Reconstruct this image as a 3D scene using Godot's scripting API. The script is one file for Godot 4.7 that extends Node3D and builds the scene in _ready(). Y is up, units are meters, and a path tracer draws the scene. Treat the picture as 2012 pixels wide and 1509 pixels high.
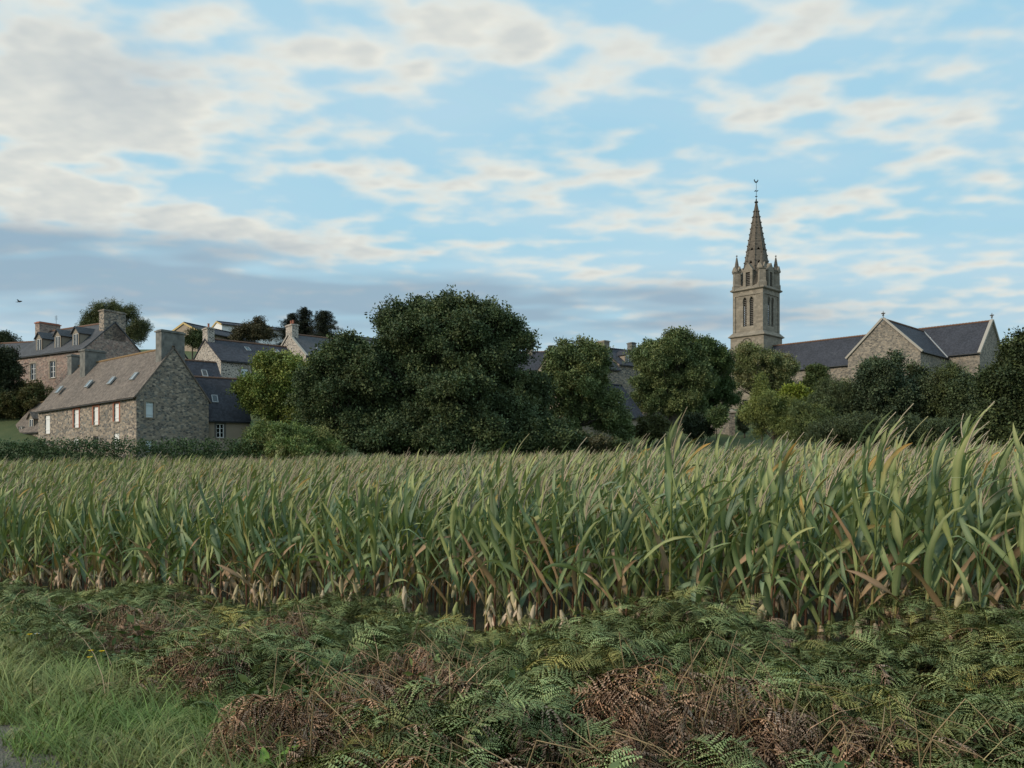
extends Node3D
# A maize field below a Breton village with a stone church, under an evening sky of broken cloud.
# y up, metres. The eye stands 1.75 m above the lane; the lens is shifted upward, so verticals stay upright.

const F := 1750.0
const EYE := 1.75
var rng := RandomNumberGenerator.new()
var M := {}
var used := {}
var noise := FastNoiseLite.new()

# ------------------------------------------------------------------ mesh collector
class MB:
	var v := PackedVector3Array()
	var n := PackedVector3Array()
	var uv := PackedVector2Array()
	var c := PackedColorArray()
	var ix := PackedInt32Array()
	var col := Color(1, 1, 1)

	func vert(p: Vector3, nn: Vector3, t: Vector2, cc: Color) -> int:
		v.append(p); n.append(nn); uv.append(t); c.append(cc)
		return v.size() - 1

	func tri_ix(a: int, b: int, d: int) -> void:   # counter-clockwise seen from outside
		ix.append(a); ix.append(d); ix.append(b)

	func flat(pts: Array, hint := Vector3.ZERO) -> void:   # convex polygon
		var nn: Vector3 = (pts[1] - pts[0]).cross(pts[2] - pts[0])
		if nn.length() < 1e-9 and pts.size() > 3:
			nn = (pts[2] - pts[0]).cross(pts[3] - pts[0])
		nn = nn.normalized()
		if hint != Vector3.ZERO and nn.dot(hint) < 0.0:
			pts = pts.duplicate(); pts.reverse(); nn = -nn
		var uu := Vector3.RIGHT
		if absf(nn.y) < 0.98:
			uu = Vector3.UP.cross(nn).normalized()
		var vv := nn.cross(uu)
		var b := v.size()
		for p: Vector3 in pts:
			v.append(p); n.append(nn); uv.append(Vector2(p.dot(uu), -p.dot(vv))); c.append(col)
		for k in range(1, pts.size() - 1):
			ix.append(b); ix.append(b + k + 1); ix.append(b + k)

	func quad(a: Vector3, b: Vector3, d: Vector3, e: Vector3, hint := Vector3.ZERO) -> void:
		flat([a, b, d, e], hint)

	func box(lo: Vector3, hi: Vector3, bas := Basis.IDENTITY, at := Vector3.ZERO) -> void:
		var p := []
		for k in 8:
			p.append(at + bas * Vector3(hi.x if k & 1 else lo.x, hi.y if k & 2 else lo.y, hi.z if k & 4 else lo.z))
		quad(p[0], p[4], p[6], p[2], bas * Vector3.LEFT); quad(p[1], p[3], p[7], p[5], bas * Vector3.RIGHT)
		quad(p[0], p[1], p[5], p[4], bas * Vector3.DOWN); quad(p[2], p[6], p[7], p[3], bas * Vector3.UP)
		quad(p[0], p[2], p[3], p[1], bas * Vector3.FORWARD); quad(p[4], p[5], p[7], p[6], bas * Vector3.BACK)

	func tube(pts: PackedVector3Array, r: PackedFloat32Array, sides := 6, caps := true) -> void:
		var b := v.size()
		var m := pts.size()
		var side := Vector3.RIGHT
		for i in m:
			var t := (pts[mini(i + 1, m - 1)] - pts[maxi(i - 1, 0)]).normalized()
			if absf(t.dot(side)) > 0.95:
				side = Vector3.BACK
			var s := (side - t * t.dot(side)).normalized()
			side = s
			var w := t.cross(s)
			for k in sides:
				var a := TAU * k / sides
				var d := s * cos(a) + w * sin(a)
				vert(pts[i] + d * r[i], d, Vector2(k * 0.3, i * 0.5), col)
		for i in m - 1:
			for k in sides:
				var a0 := b + i * sides + k
				var a1 := b + i * sides + (k + 1) % sides
				tri_ix(a0, a1, a1 + sides); tri_ix(a0, a1 + sides, a0 + sides)
		if caps:
			var top := vert(pts[m - 1], (pts[m - 1] - pts[m - 2]).normalized(), Vector2.ZERO, col)
			for k in sides:
				tri_ix(top, b + (m - 1) * sides + k, b + (m - 1) * sides + (k + 1) % sides)

	func lathe(at: Vector3, prof: Array, sides := 8, turn := 0.0) -> void:   # prof: [radius, height] upward
		for i in prof.size() - 1:
			for k in sides:
				var a := turn + TAU * k / sides
				var a2 := turn + TAU * (k + 1) / sides
				var d := Vector3(cos(a), 0, sin(a)); var e := Vector3(cos(a2), 0, sin(a2))
				var p0: Vector3 = at + d * prof[i][0] + Vector3(0, prof[i][1], 0)
				var p1: Vector3 = at + e * prof[i][0] + Vector3(0, prof[i][1], 0)
				var p2: Vector3 = at + e * prof[i + 1][0] + Vector3(0, prof[i + 1][1], 0)
				var p3: Vector3 = at + d * prof[i + 1][0] + Vector3(0, prof[i + 1][1], 0)
				var out := d + e + Vector3(0, (prof[i][0] - prof[i + 1][0]) * 2.0 / maxf(absf(prof[i + 1][1] - prof[i][1]), 0.01), 0)
				if prof[i + 1][0] < 0.001:
					flat([p0, p1, p2], out)
				elif prof[i][0] < 0.001:
					flat([p0, p2, p3], out)
				else:
					flat([p0, p1, p2, p3], out)

	func mesh(mat: Material) -> ArrayMesh:
		var m := ArrayMesh.new()
		if v.is_empty():
			return m
		var a := []
		a.resize(Mesh.ARRAY_MAX)
		a[Mesh.ARRAY_VERTEX] = v; a[Mesh.ARRAY_NORMAL] = n; a[Mesh.ARRAY_TEX_UV] = uv; a[Mesh.ARRAY_COLOR] = c; a[Mesh.ARRAY_INDEX] = ix
		m.add_surface_from_arrays(Mesh.PRIMITIVE_TRIANGLES, a)
		m.surface_set_material(0, mat)
		return m

# ------------------------------------------------------------------ naming
func numbered(called: String) -> String:
	var k: int = used.get(called, 0)
	used[called] = k + 1
	return called if k == 0 else "%s_%03d" % [called, k]

func thing(called: String, label: String, category: String, at := Vector3.ZERO, group := "") -> Node3D:
	var o := Node3D.new()
	o.name = numbered(called)
	add_child(o)
	o.position = at
	o.set_meta("label", label); o.set_meta("category", category)
	if group:
		o.set_meta("group", group)
	return o

func part(mb: MB, called: String, mat: Material, parent: Node) -> MeshInstance3D:
	return part_mesh(mb.mesh(mat), called, parent)

func part_mesh(m: Mesh, called: String, parent: Node) -> MeshInstance3D:
	var o := MeshInstance3D.new()
	o.name = called
	o.mesh = m
	parent.add_child(o, true)
	return o

func struct(mb: MB, called: String, mat: Material) -> MeshInstance3D:
	var o := part(mb, called, mat, self)
	o.set_meta("kind", "structure")
	return o

func scatter(called: String, m: Mesh, xf: Array, cols: PackedColorArray, parent: Node, stuff := false) -> MultiMeshInstance3D:
	var mm := MultiMesh.new()
	mm.transform_format = MultiMesh.TRANSFORM_3D
	mm.use_colors = true
	mm.mesh = m
	mm.instance_count = xf.size()
	var buf := PackedFloat32Array()
	buf.resize(xf.size() * 16)
	var j := 0
	for i in xf.size():
		var t: Transform3D = xf[i]
		var b := t.basis
		buf[j] = b.x.x; buf[j + 1] = b.y.x; buf[j + 2] = b.z.x; buf[j + 3] = t.origin.x
		buf[j + 4] = b.x.y; buf[j + 5] = b.y.y; buf[j + 6] = b.z.y; buf[j + 7] = t.origin.y
		buf[j + 8] = b.x.z; buf[j + 9] = b.y.z; buf[j + 10] = b.z.z; buf[j + 11] = t.origin.z
		var k := cols[i]
		buf[j + 12] = k.r; buf[j + 13] = k.g; buf[j + 14] = k.b; buf[j + 15] = 1.0
		j += 16
	mm.buffer = buf
	var o := MultiMeshInstance3D.new()
	o.name = called
	o.multimesh = mm
	parent.add_child(o, true)
	if stuff:
		o.set_meta("kind", "stuff")
	return o

# ------------------------------------------------------------------ land
func ss(a: float, b: float, x: float) -> float:
	var t := clampf((x - a) / (b - a), 0.0, 1.0)
	return t * t * (3.0 - 2.0 * t)

const HILL := [[0.0, 0.0], [12.0, 0.0], [66.0, 1.55], [76.0, 2.3], [85.0, 3.5], [100.0, 5.7], [112.0, 8.6], [130.0, 11.5], [150.0, 13.4], [190.0, 16.0], [260.0, 17.0], [500.0, 8.0], [5000.0, -20.0]]
func gy(x: float, z: float) -> float:
	var d := -z
	var h := 0.0
	for i in HILL.size() - 1:
		if d >= HILL[i][0] and d <= HILL[i + 1][0]:
			h = lerpf(HILL[i][1], HILL[i + 1][1], (d - HILL[i][0]) / (HILL[i + 1][0] - HILL[i][0]))
	h += clampf(x, -60.0, 60.0) * 0.017 * ss(16.0, 60.0, d) * (1.0 - ss(66.0, 80.0, d))
	h += ss(0.0, 45.0, -x) * (2.2 * ss(92.0, 112.0, d) + 10.0 * ss(115.0, 180.0, d)) * (1.0 - ss(260.0, 500.0, d))
	h -= (0.55 - 0.052 * clampf(x, -10.0, 5.5) * (1.0 - ss(18.0, 40.0, d))) * ss(-6.5, -0.3, into_field(x, z)) * (1.0 - ss(66.0, 74.0, d))   # the field lies a little below the lane
	var rough := 1.0 - ss(60.0, 90.0, d)
	h += rough * 0.05 * noise.get_noise_2d(x * 12.0, z * 12.0)
	return h

# a point of the place seen in the direction of picture pixel (px, py), d metres away
func at(px: float, py: float, d: float) -> Vector3:
	return Vector3((px - 1006.0) * d / F, EYE + (940.0 - py) * d / F, -d)

# field edge and verge edge, as lines on the ground
const E0 := Vector2(-9.27, -17.9)
const EU := Vector2(0.8345, 0.551)
const EN := Vector2(0.551, -0.8345)
func into_field(x: float, z: float) -> float:
	return (Vector2(x, z) - E0).dot(EN)
func past_verge(x: float, z: float) -> float:   # > 0 on the bracken side
	return (Vector2(x, z) - Vector2(-5.68, -9.9)).dot(Vector2(0.727, -0.687))

# ------------------------------------------------------------------ colours, materials
func lin(r: float, g: float, b: float) -> Color:   # linear reflectance -> the sRGB that albedo_color wants
	return Color(r, g, b).linear_to_srgb()

func plain(r: float, g: float, b: float, rough := 0.85, metal := 0.0) -> StandardMaterial3D:
	var m := StandardMaterial3D.new()
	m.albedo_color = lin(r, g, b)
	m.roughness = rough
	m.metallic = metal
	return m

func tex_mat(img: Image, metres: float, rough := 0.9, height: Image = null, relief := 2.0) -> StandardMaterial3D:
	var m := StandardMaterial3D.new()
	m.albedo_texture = ImageTexture.create_from_image(img)
	m.uv1_scale = Vector3.ONE / metres
	m.roughness = rough
	if height:
		m.heightmap_enabled = true
		m.heightmap_texture = ImageTexture.create_from_image(height)
		m.heightmap_scale = relief
	return m

func leafy(rough := 0.55, thru := 0.35) -> StandardMaterial3D:
	var m := StandardMaterial3D.new()
	m.vertex_color_use_as_albedo = true
	m.roughness = rough
	m.cull_mode = BaseMaterial3D.CULL_DISABLED
	m.backlight_enabled = true
	m.backlight = Color(thru, thru * 1.1, thru * 0.5)
	return m

func noise_bytes(type: int, ret: int, size: int, freq: float, sd: int, oct := 1, sx := 1.0) -> PackedByteArray:
	var f := FastNoiseLite.new()
	f.noise_type = type
	f.seed = sd
	f.frequency = freq
	f.fractal_octaves = oct
	f.fractal_type = FastNoiseLite.FRACTAL_FBM if oct > 1 else FastNoiseLite.FRACTAL_NONE
	f.cellular_return_type = ret
	f.cellular_jitter = 0.9
	var im := f.get_image(size if sx == 1.0 else int(size / sx), size, false, false, false)
	if sx != 1.0:
		im.resize(size, size, Image.INTERPOLATE_NEAREST)
	im.convert(Image.FORMAT_L8)
	return im.get_data()

# rubble masonry: many stones of a few colours, pale mortar between; returns [colour, height]
func rubble(size: int, cell: float, stones: Array, mortar: Color, joint: float, sd: int, stain := 0.2) -> Array:
	var val := noise_bytes(FastNoiseLite.TYPE_CELLULAR, FastNoiseLite.RETURN_CELL_VALUE, size, 1.0 / cell, sd, 1, 1.7)
	var gap := noise_bytes(FastNoiseLite.TYPE_CELLULAR, FastNoiseLite.RETURN_DISTANCE2_SUB, size, 1.0 / cell, sd, 1, 1.7)
	var big := noise_bytes(FastNoiseLite.TYPE_PERLIN, 0, size, 2.5 / size, sd + 7, 4)
	var fine := noise_bytes(FastNoiseLite.TYPE_PERLIN, 0, size, 0.25, sd + 9, 2)
	var out := PackedByteArray(); out.resize(size * size * 3)
	var hh := PackedByteArray(); hh.resize(size * size)
	var lut := []
	for k in 256:
		var s: Color = stones[(k * 7) % stones.size()]
		var g := 0.78 + 0.44 * fmod(k * 0.37, 1.0)
		lut.append(Color(s.r * g, s.g * g, s.b * g))
	for i in size * size:
		var d := gap[i] / 127.5
		var k: Color = lut[val[i]]
		var t := clampf((joint - d) / 0.08 + 0.5, 0.0, 1.0)
		var w := 1.0 + (big[i] / 255.0 - 0.5) * 2.0 * stain + (fine[i] / 255.0 - 0.5) * 0.3
		k = k.lerp(mortar, t)
		out[i * 3] = clampi(int(pow(k.r * w, 0.4545) * 255.0), 0, 255)
		out[i * 3 + 1] = clampi(int(pow(k.g * w, 0.4545) * 255.0), 0, 255)
		out[i * 3 + 2] = clampi(int(pow(k.b * w, 0.4545) * 255.0), 0, 255)
		hh[i] = clampi(int((1.0 - t) * (150.0 + val[i] * 0.3) + fine[i] * 0.1), 0, 255)
	return [Image.create_from_data(size, size, false, Image.FORMAT_RGB8, out), Image.create_from_data(size, size, false, Image.FORMAT_L8, hh)]

# coursed pieces (slates, ashlar): rows and staggered joints; returns [colour, height]
func coursed(size: int, cols: int, rows: int, base: Color, vary: float, joint: float, growth: Color, growth_share: float, sd: int) -> Array:
	var big := noise_bytes(FastNoiseLite.TYPE_PERLIN, 0, size, 4.0 / size, sd + 7, 5)
	var fine := noise_bytes(FastNoiseLite.TYPE_PERLIN, 0, size, 0.12, sd + 9, 3)
	var out := PackedByteArray(); out.resize(size * size * 3)
	var hh := PackedByteArray(); hh.resize(size * size)
	var tone := PackedFloat32Array()
	var r2 := RandomNumberGenerator.new(); r2.seed = sd
	for k in cols * rows:
		tone.append(1.0 + (r2.randf() - 0.5) * 2.0 * vary)
	for y in size:
		var fy := y * float(rows) / size
		var ry := int(fy)
		var vy := fy - ry
		for x in size:
			var fx := x * float(cols) / size + (0.5 if ry & 1 else 0.0) + 0.13 * (ry % 5)
			var rx := int(fx)
			var vx := fx - rx
			var i := y * size + x
			var t := tone[ry * cols + rx % cols]
			var j := 0.0
			if vx < joint or vy > 1.0 - joint * float(rows) / cols:
				j = 1.0
			var w := t * (1.0 - 0.28 * j) * (1.0 + (big[i] / 255.0 - 0.5) * 0.5 + (fine[i] / 255.0 - 0.5) * 0.35)
			var g := clampf((big[i] / 255.0 + (fine[i] / 255.0 - 0.5) * 0.7 - (1.0 - growth_share)) * 5.0, 0.0, 1.0)
			var k := Color(base.r * w, base.g * w, base.b * w).lerp(growth, g * 0.7)
			out[i * 3] = clampi(int(pow(k.r, 0.4545) * 255.0), 0, 255)
			out[i * 3 + 1] = clampi(int(pow(k.g, 0.4545) * 255.0), 0, 255)
			out[i * 3 + 2] = clampi(int(pow(k.b, 0.4545) * 255.0), 0, 255)
			hh[i] = clampi(int(200.0 * (1.0 - j) * (0.6 + 0.4 * vy) + 40.0 * fine[i] / 255.0), 0, 255)
	return [Image.create_from_data(size, size, false, Image.FORMAT_RGB8, out), Image.create_from_data(size, size, false, Image.FORMAT_L8, hh)]

# patchy, unstructured surface (render, soil, cement): two colours mixed by layered noise
func patchy(size: int, a: Color, b: Color, coarse: float, sd: int, grain := 0.3) -> Array:
	var big := noise_bytes(FastNoiseLite.TYPE_PERLIN, 0, size, coarse / size, sd, 5)
	var fine := noise_bytes(FastNoiseLite.TYPE_PERLIN, 0, size, 0.2, sd + 3, 3)
	var out := PackedByteArray(); out.resize(size * size * 3)
	for i in size * size:
		var k := a.lerp(b, clampf((big[i] / 255.0 - 0.5) * 2.2 + 0.5, 0.0, 1.0))
		var w := 1.0 + (fine[i] / 255.0 - 0.5) * 2.0 * grain
		out[i * 3] = clampi(int(pow(k.r * w, 0.4545) * 255.0), 0, 255)
		out[i * 3 + 1] = clampi(int(pow(k.g * w, 0.4545) * 255.0), 0, 255)
		out[i * 3 + 2] = clampi(int(pow(k.b * w, 0.4545) * 255.0), 0, 255)
	return [Image.create_from_data(size, size, false, Image.FORMAT_RGB8, out), Image.create_from_data(size, size, false, Image.FORMAT_L8, fine)]

func make_materials() -> void:
	var t := rubble(768, 8.5, [Color(0.22, 0.19, 0.16), Color(0.30, 0.255, 0.205), Color(0.11, 0.105, 0.10), Color(0.38, 0.32, 0.26), Color(0.17, 0.17, 0.16)], Color(0.31, 0.265, 0.215), 0.10, 3)
	M.farm = tex_mat(t[0], 16.0, 0.95, t[1], 3.0)
	t = rubble(768, 9.0, [Color(0.28, 0.195, 0.165), Color(0.22, 0.165, 0.145), Color(0.33, 0.26, 0.22), Color(0.19, 0.155, 0.14)], Color(0.34, 0.285, 0.245), 0.10, 11)
	M.pink = tex_mat(t[0], 16.0, 0.95, t[1], 3.0)
	t = rubble(768, 9.0, [Color(0.17, 0.155, 0.14), Color(0.30, 0.27, 0.235), Color(0.10, 0.10, 0.095), Color(0.38, 0.345, 0.30)], Color(0.50, 0.46, 0.41), 0.24, 23)
	M.granite = tex_mat(t[0], 16.0, 0.95, t[1], 3.0)
	t = rubble(768, 9.0, [Color(0.18, 0.165, 0.142), Color(0.125, 0.118, 0.106), Color(0.235, 0.21, 0.175), Color(0.30, 0.26, 0.21)], Color(0.27, 0.245, 0.205), 0.12, 31)
	M.churchwall = tex_mat(t[0], 16.0, 0.95, t[1], 3.0)
	t = coursed(512, 10, 16, Color(0.245, 0.218, 0.175), 0.22, 0.025, Color(0.24, 0.21, 0.12), 0.16, 41)
	M.ashlar = tex_mat(t[0], 6.0, 0.9, t[1], 1.5)
	t = coursed(512, 10, 20, Color(0.125, 0.108, 0.086), 0.22, 0.02, Color(0.15, 0.14, 0.09), 0.25, 43)
	M.spire = tex_mat(t[0], 6.0, 0.9, t[1], 1.5)
	t = coursed(768, 60, 54, Color(0.048, 0.052, 0.066), 0.26, 0.06, Color(0.10, 0.10, 0.085), 0.22, 51)
	M.slate = tex_mat(t[0], 12.0, 0.7, t[1], 1.2)
	M.slate.metallic_specular = 0.25
	t = coursed(768, 60, 54, Color(0.155, 0.128, 0.108), 0.32, 0.06, Color(0.21, 0.165, 0.08), 0.28, 53)
	M.old_slate = tex_mat(t[0], 12.0, 0.85, t[1], 1.6)
	t = coursed(768, 60, 54, Color(0.085, 0.09, 0.10), 0.14, 0.06, Color(0.15, 0.14, 0.12), 0.12, 57)
	M.grey_slate = tex_mat(t[0], 12.0, 0.75, t[1], 1.2)
	M.grey_slate.metallic_specular = 0.25
	t = patchy(384, Color(0.30, 0.245, 0.185), Color(0.36, 0.30, 0.235), 4.0, 61, 0.1)
	M.cream = tex_mat(t[0], 6.0, 0.92, t[1], 0.4)
	t = patchy(384, Color(0.10, 0.105, 0.10), Color(0.22, 0.22, 0.205), 5.0, 63, 0.2)
	M.cement = tex_mat(t[0], 3.0, 0.92, t[1], 0.6)
	t = patchy(256, Color(0.20, 0.10, 0.06), Color(0.13, 0.09, 0.07), 6.0, 65, 0.25)
	M.ridge = tex_mat(t[0], 2.0, 0.9, t[1], 0.6)
	t = patchy(256, Color(0.28, 0.17, 0.06), Color(0.15, 0.11, 0.08), 6.0, 66, 0.25)
	M.lichen_ridge = tex_mat(t[0], 2.0, 0.9, t[1], 0.6)
	M.brick = plain(0.33, 0.13, 0.085, 0.9)
	M.white = plain(0.72, 0.74, 0.74, 0.55)
	M.blue_white = plain(0.62, 0.70, 0.74, 0.55)
	M.trim = plain(0.27, 0.235, 0.19, 0.9)
	M.coping = plain(0.36, 0.34, 0.30, 0.9)
	M.dark_metal = plain(0.03, 0.032, 0.034, 0.6)
	M.zinc = plain(0.34, 0.36, 0.37, 0.5, 0.2)
	M.yellow = plain(0.5, 0.37, 0.14, 0.6)
	M.iron = plain(0.02, 0.03, 0.035, 0.6)
	M.louvre = plain(0.12, 0.115, 0.105, 0.8)
	M.dark = plain(0.02, 0.02, 0.02, 0.9)
	M.frame = plain(0.12, 0.11, 0.1, 0.7)
	var g := StandardMaterial3D.new()
	g.albedo_color = Color(0.06, 0.07, 0.08); g.roughness = 0.06; g.metallic_specular = 0.8
	M.glass = g
	t = patchy(512, Color(0.05, 0.042, 0.03), Color(0.07, 0.075, 0.03), 6.0, 71, 0.5)
	M.soil = tex_mat(t[0], 3.0, 0.95, t[1], 2.0)
	t = patchy(512, Color(0.045, 0.075, 0.02), Color(0.075, 0.095, 0.03), 9.0, 73, 0.4)
	M.lawn = tex_mat(t[0], 14.0, 0.95, t[1], 3.0)
	t = patchy(512, Color(0.16, 0.145, 0.12), Color(0.10, 0.10, 0.08), 10.0, 75, 0.6)
	M.gravel = tex_mat(t[0], 1.5, 0.95, t[1], 2.0)
	t = patchy(256, Color(0.09, 0.075, 0.055), Color(0.05, 0.045, 0.035), 12.0, 77, 0.5)
	M.bark = tex_mat(t[0], 1.0, 0.95, t[1], 3.0)
	M.leaf = leafy(0.62, 0.35)
	M.leaf.metallic_specular = 0.35
	M.maize = leafy(0.58, 0.5)
	M.maize.metallic_specular = 0.35
	M.fern = leafy(0.75, 0.4)
	M.fern.metallic_specular = 0.25
	var d := leafy(0.9, 0.12)
	M.dry = d

# ------------------------------------------------------------------ sky
# drifts of altocumulus: [px, py, half width, half height, strength] where the evening's clouds hang in view
const CLOUDS := [[60, 100, 230, 120, 0.34], [170, 160, 190, 90, 0.3], [60, 230, 150, 90, 0.4], [210, 215, 180, 70, 0.35], [390, 40, 110, 50, 0.3], [330, 250, 190, 50, 0.35], [560, 185, 200, 60, 0.36],
	[660, 110, 130, 38, 0.42], [828, 142, 38, 24, 0.4], [820, 30, 170, 50, 0.4], [950, 60, 110, 70, 0.38], [700, 280, 60, 28, 0.3], [760, 345, 80, 36, 0.38], [1060, 55, 110, 30, 0.35], [1165, 165, 90, 38, 0.42],
	[1210, 95, 80, 35, 0.32], [1400, 190, 150, 45, 0.26], [1430, 95, 90, 30, 0.36], [1540, 50, 110, 40, 0.4], [1610, 8, 90, 20, 0.4], [1870, 50, 110, 45, 0.36], [1840, 145, 70, 30, 0.34], [1540, 205, 80, 38, 0.38],
	[1690, 225, 90, 35, 0.42], [1850, 225, 120, 30, 0.28], [1900, 310, 150, 60, 0.3], [1090, 320, 130, 36, 0.4], [960, 380, 130, 45, 0.38], [1220, 345, 80, 24, 0.34], [1340, 390, 130, 42, 0.42], [1180, 430, 80, 28, 0.3],
	[1620, 415, 110, 34, 0.42], [1430, 450, 80, 24, 0.32], [1490, 500, 120, 28, 0.3], [1700, 520, 140, 26, 0.28], [1900, 520, 130, 28, 0.28], [1050, 520, 60, 26, 0.42], [1170, 540, 70, 30, 0.42], [1290, 560, 90, 24, 0.3],
	[150, 370, 230, 28, 0.42], [60, 340, 150, 30, 0.3], [260, 430, 240, 30, 0.4], [430, 440, 160, 26, 0.36], [100, 420, 160, 34, 0.4], [560, 480, 160, 26, 0.42], [760, 500, 110, 18, 0.36], [700, 470, 40, 26, 0.36],
	[1750, 600, 260, 30, 0.26], [1400, 630, 200, 22, 0.24], [900, 490, 70, 16, 0.3], [610, 330, 90, 20, 0.3], [1950, 385, 80, 26, 0.3]]
# long grey banks low in the sky: [px, py, half width, half height, strength]
const BANKS := [[60, 500, 330, 60, 1.0], [330, 525, 330, 55, 0.95], [640, 560, 330, 45, 0.85], [960, 590, 330, 36, 0.8], [200, 120, 190, 50, 0.45], [250, 200, 90, 50, 0.5], [1250, 600, 320, 40, 0.9], [1150, 640, 380, 32, 0.6], [1700, 630, 300, 30, 0.3], [40, 590, 400, 50, 0.6], [500, 620, 400, 40, 0.5]]

func blob_field(list: Array, w: int, h: int, x0: int, rows: int, per: float) -> PackedFloat32Array:
	var out := PackedFloat32Array(); out.resize(w * rows)
	for b in list:
		# direction of the cloud's middle, and its angular size
		var az := atan2(b[0] - 1006.0, F)
		var el := atan2((940.0 - b[1]) * cos(az), F)
		var sa: float = b[2] / F * cos(az) * cos(az)
		var se: float = b[3] / F * cos(az)
		var cx := az / per; var cy := el / per
		var rx := sa / per; var ry := se / per
		for y in range(maxi(0, int(cy - ry * 2.4)), mini(rows, int(cy + ry * 2.4) + 1)):
			var dy := (y + 0.5 - cy) / ry
			for x in range(int(cx - rx * 2.4), int(cx + rx * 2.4) + 1):
				var dx := (x + 0.5 - cx) / rx
				var q := dx * dx + dy * dy
				if q < 5.8:
					var xx := posmod(x, w)
					out[y * w + xx] += b[4] * exp(-q * 0.9)
	return out

func make_sky() -> Sky:
	var w := 4096
	var h := 2048
	var per := TAU / w
	var rows := 1024
	var f1 := FastNoiseLite.new(); f1.noise_type = FastNoiseLite.TYPE_PERLIN; f1.seed = 5; f1.frequency = 1.0; f1.fractal_octaves = 4; f1.fractal_gain = 0.45
	var f2 := FastNoiseLite.new(); f2.noise_type = FastNoiseLite.TYPE_PERLIN; f2.seed = 9; f2.frequency = 1.0; f2.fractal_octaves = 3
	var cov := blob_field(CLOUDS, w, h, 0, rows, per)
	var bank := blob_field(BANKS, w, h, 0, rows, per)
	var data := PackedByteArray(); data.resize(w * h * 3)
	var y := 0
	while y < rows:
		var fine := y < 340
		var step := 1 if fine else 4
		for x in range(0, w, step):
			var az := (x + 0.5 * step) * per
			var el := (y + 0.5 * step) * per
			var front := az < 0.75 or az > TAU - 0.75
			if fine and not front and ((x & 3) or (y & 3)):
				continue
			var ce := cos(el); var se := sin(el)
			var dx := ce * sin(az); var dz := -ce * cos(az)
			var r := 1.0 / (se + 0.07)
			var px := dx * r; var pz := dz * r
			var idx := y * w + x
			var base_cover := 0.06 + 0.20 * f2.get_noise_2d(px * 0.35 + 20.0, pz * 0.5)
			var edge := 1.0 if not front else ss(0.52, 0.72, minf(az, TAU - az))
			if el > 0.5:
				edge = maxf(edge, ss(0.5, 0.62, el))
			var lay := lerpf(cov[idx] * 1.1 - 0.17, base_cover, edge)
			var n1 := f1.get_noise_2d(px * 6.4, pz * 8.6)
			var n2 := f2.get_noise_2d(px * 9.0 + 50.0, pz * 11.0)
			var d := lay + n1 * 0.70 + n2 * 0.13 + 0.3 * f2.get_noise_2d(px * 2.2 + 7.0, pz * 3.0)
			var ns := f1.get_noise_2d(px * 6.4 - 0.16, pz * 8.6 + 0.10)
			var a := ss(-0.16, 0.48, d) * 0.94
			var thick := ss(0.16, 0.62, d) * 0.42
			var sh := clampf(thick + (n1 - ns) * 0.55, 0.0, 1.0) * 0.75
			var bk := bank[idx] * (1.0 - edge)
			var b2 := clampf(bk * (0.72 + 1.3 * f2.get_noise_2d(px * 1.3, pz * 2.6)) , 0.0, 1.0) * 0.92
			# clear air: deep blue above, paler and greyer towards the horizon
			var t := pow(1.0 - se, 3.0)
			var cr := lerpf(0.205, 0.30, t); var cg := lerpf(0.465, 0.55, t); var cb := lerpf(0.635, 0.635, t)
			var low := ss(0.26, 0.08, el)
			cr = lerpf(cr, 0.33, low * 0.75); cg = lerpf(cg, 0.46, low * 0.75); cb = lerpf(cb, 0.55, low * 0.75)
			var haze := 0.22 + 0.18 * ss(-0.3, 0.4, f2.get_noise_2d(px * 0.8, pz * 1.4))
			cr = lerpf(cr, 0.58, haze); cg = lerpf(cg, 0.64, haze); cb = lerpf(cb, 0.68, haze)
			# cloud: warm where the low sun reaches it, grey where it is thick
			var kr := lerpf(0.70, 0.31, sh); var kg := lerpf(0.685, 0.37, sh); var kb := lerpf(0.615, 0.415, sh)
			cr = lerpf(cr, kr, a); cg = lerpf(cg, kg, a); cb = lerpf(cb, kb, a)
			cr = lerpf(cr, 0.235, b2 * 0.8); cg = lerpf(cg, 0.315, b2 * 0.8); cb = lerpf(cb, 0.395, b2 * 0.8)
			var br := int(pow(cr, 0.4545) * 255.0); var bg := int(pow(cg, 0.4545) * 255.0); var bb := int(pow(cb, 0.4545) * 255.0)
			var cell := 1 if (fine and front) else 4
			for j in cell:
				var row := rows - 1 - (y + j)
				if row < 0:
					continue
				for i in cell:
					var o := (row * w + x + i) * 3
					data[o] = br; data[o + 1] = bg; data[o + 2] = bb
		y += step
	for yy in range(rows, h):
		for x in w:
			var o := (yy * w + x) * 3
			data[o] = 60; data[o + 1] = 62; data[o + 2] = 52
		if yy == rows:   # one colour below the horizon: copy the row
			var line := data.slice(rows * w * 3, (rows + 1) * w * 3)
			var head := data.slice(0, rows * w * 3)
			var tail := PackedByteArray()
			tail.append_array(line)
			while tail.size() < (h - rows) * w * 3:
				tail.append_array(tail)
			head.append_array(tail.slice(0, (h - rows) * w * 3))
			data = head
			break
	var im := Image.create_from_data(w, h, false, Image.FORMAT_RGB8, data)
	var pm := PanoramaSkyMaterial.new()
	pm.panorama = ImageTexture.create_from_image(im)
	pm.energy_multiplier = 0.72
	var s := Sky.new()
	s.sky_material = pm
	return s

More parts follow.
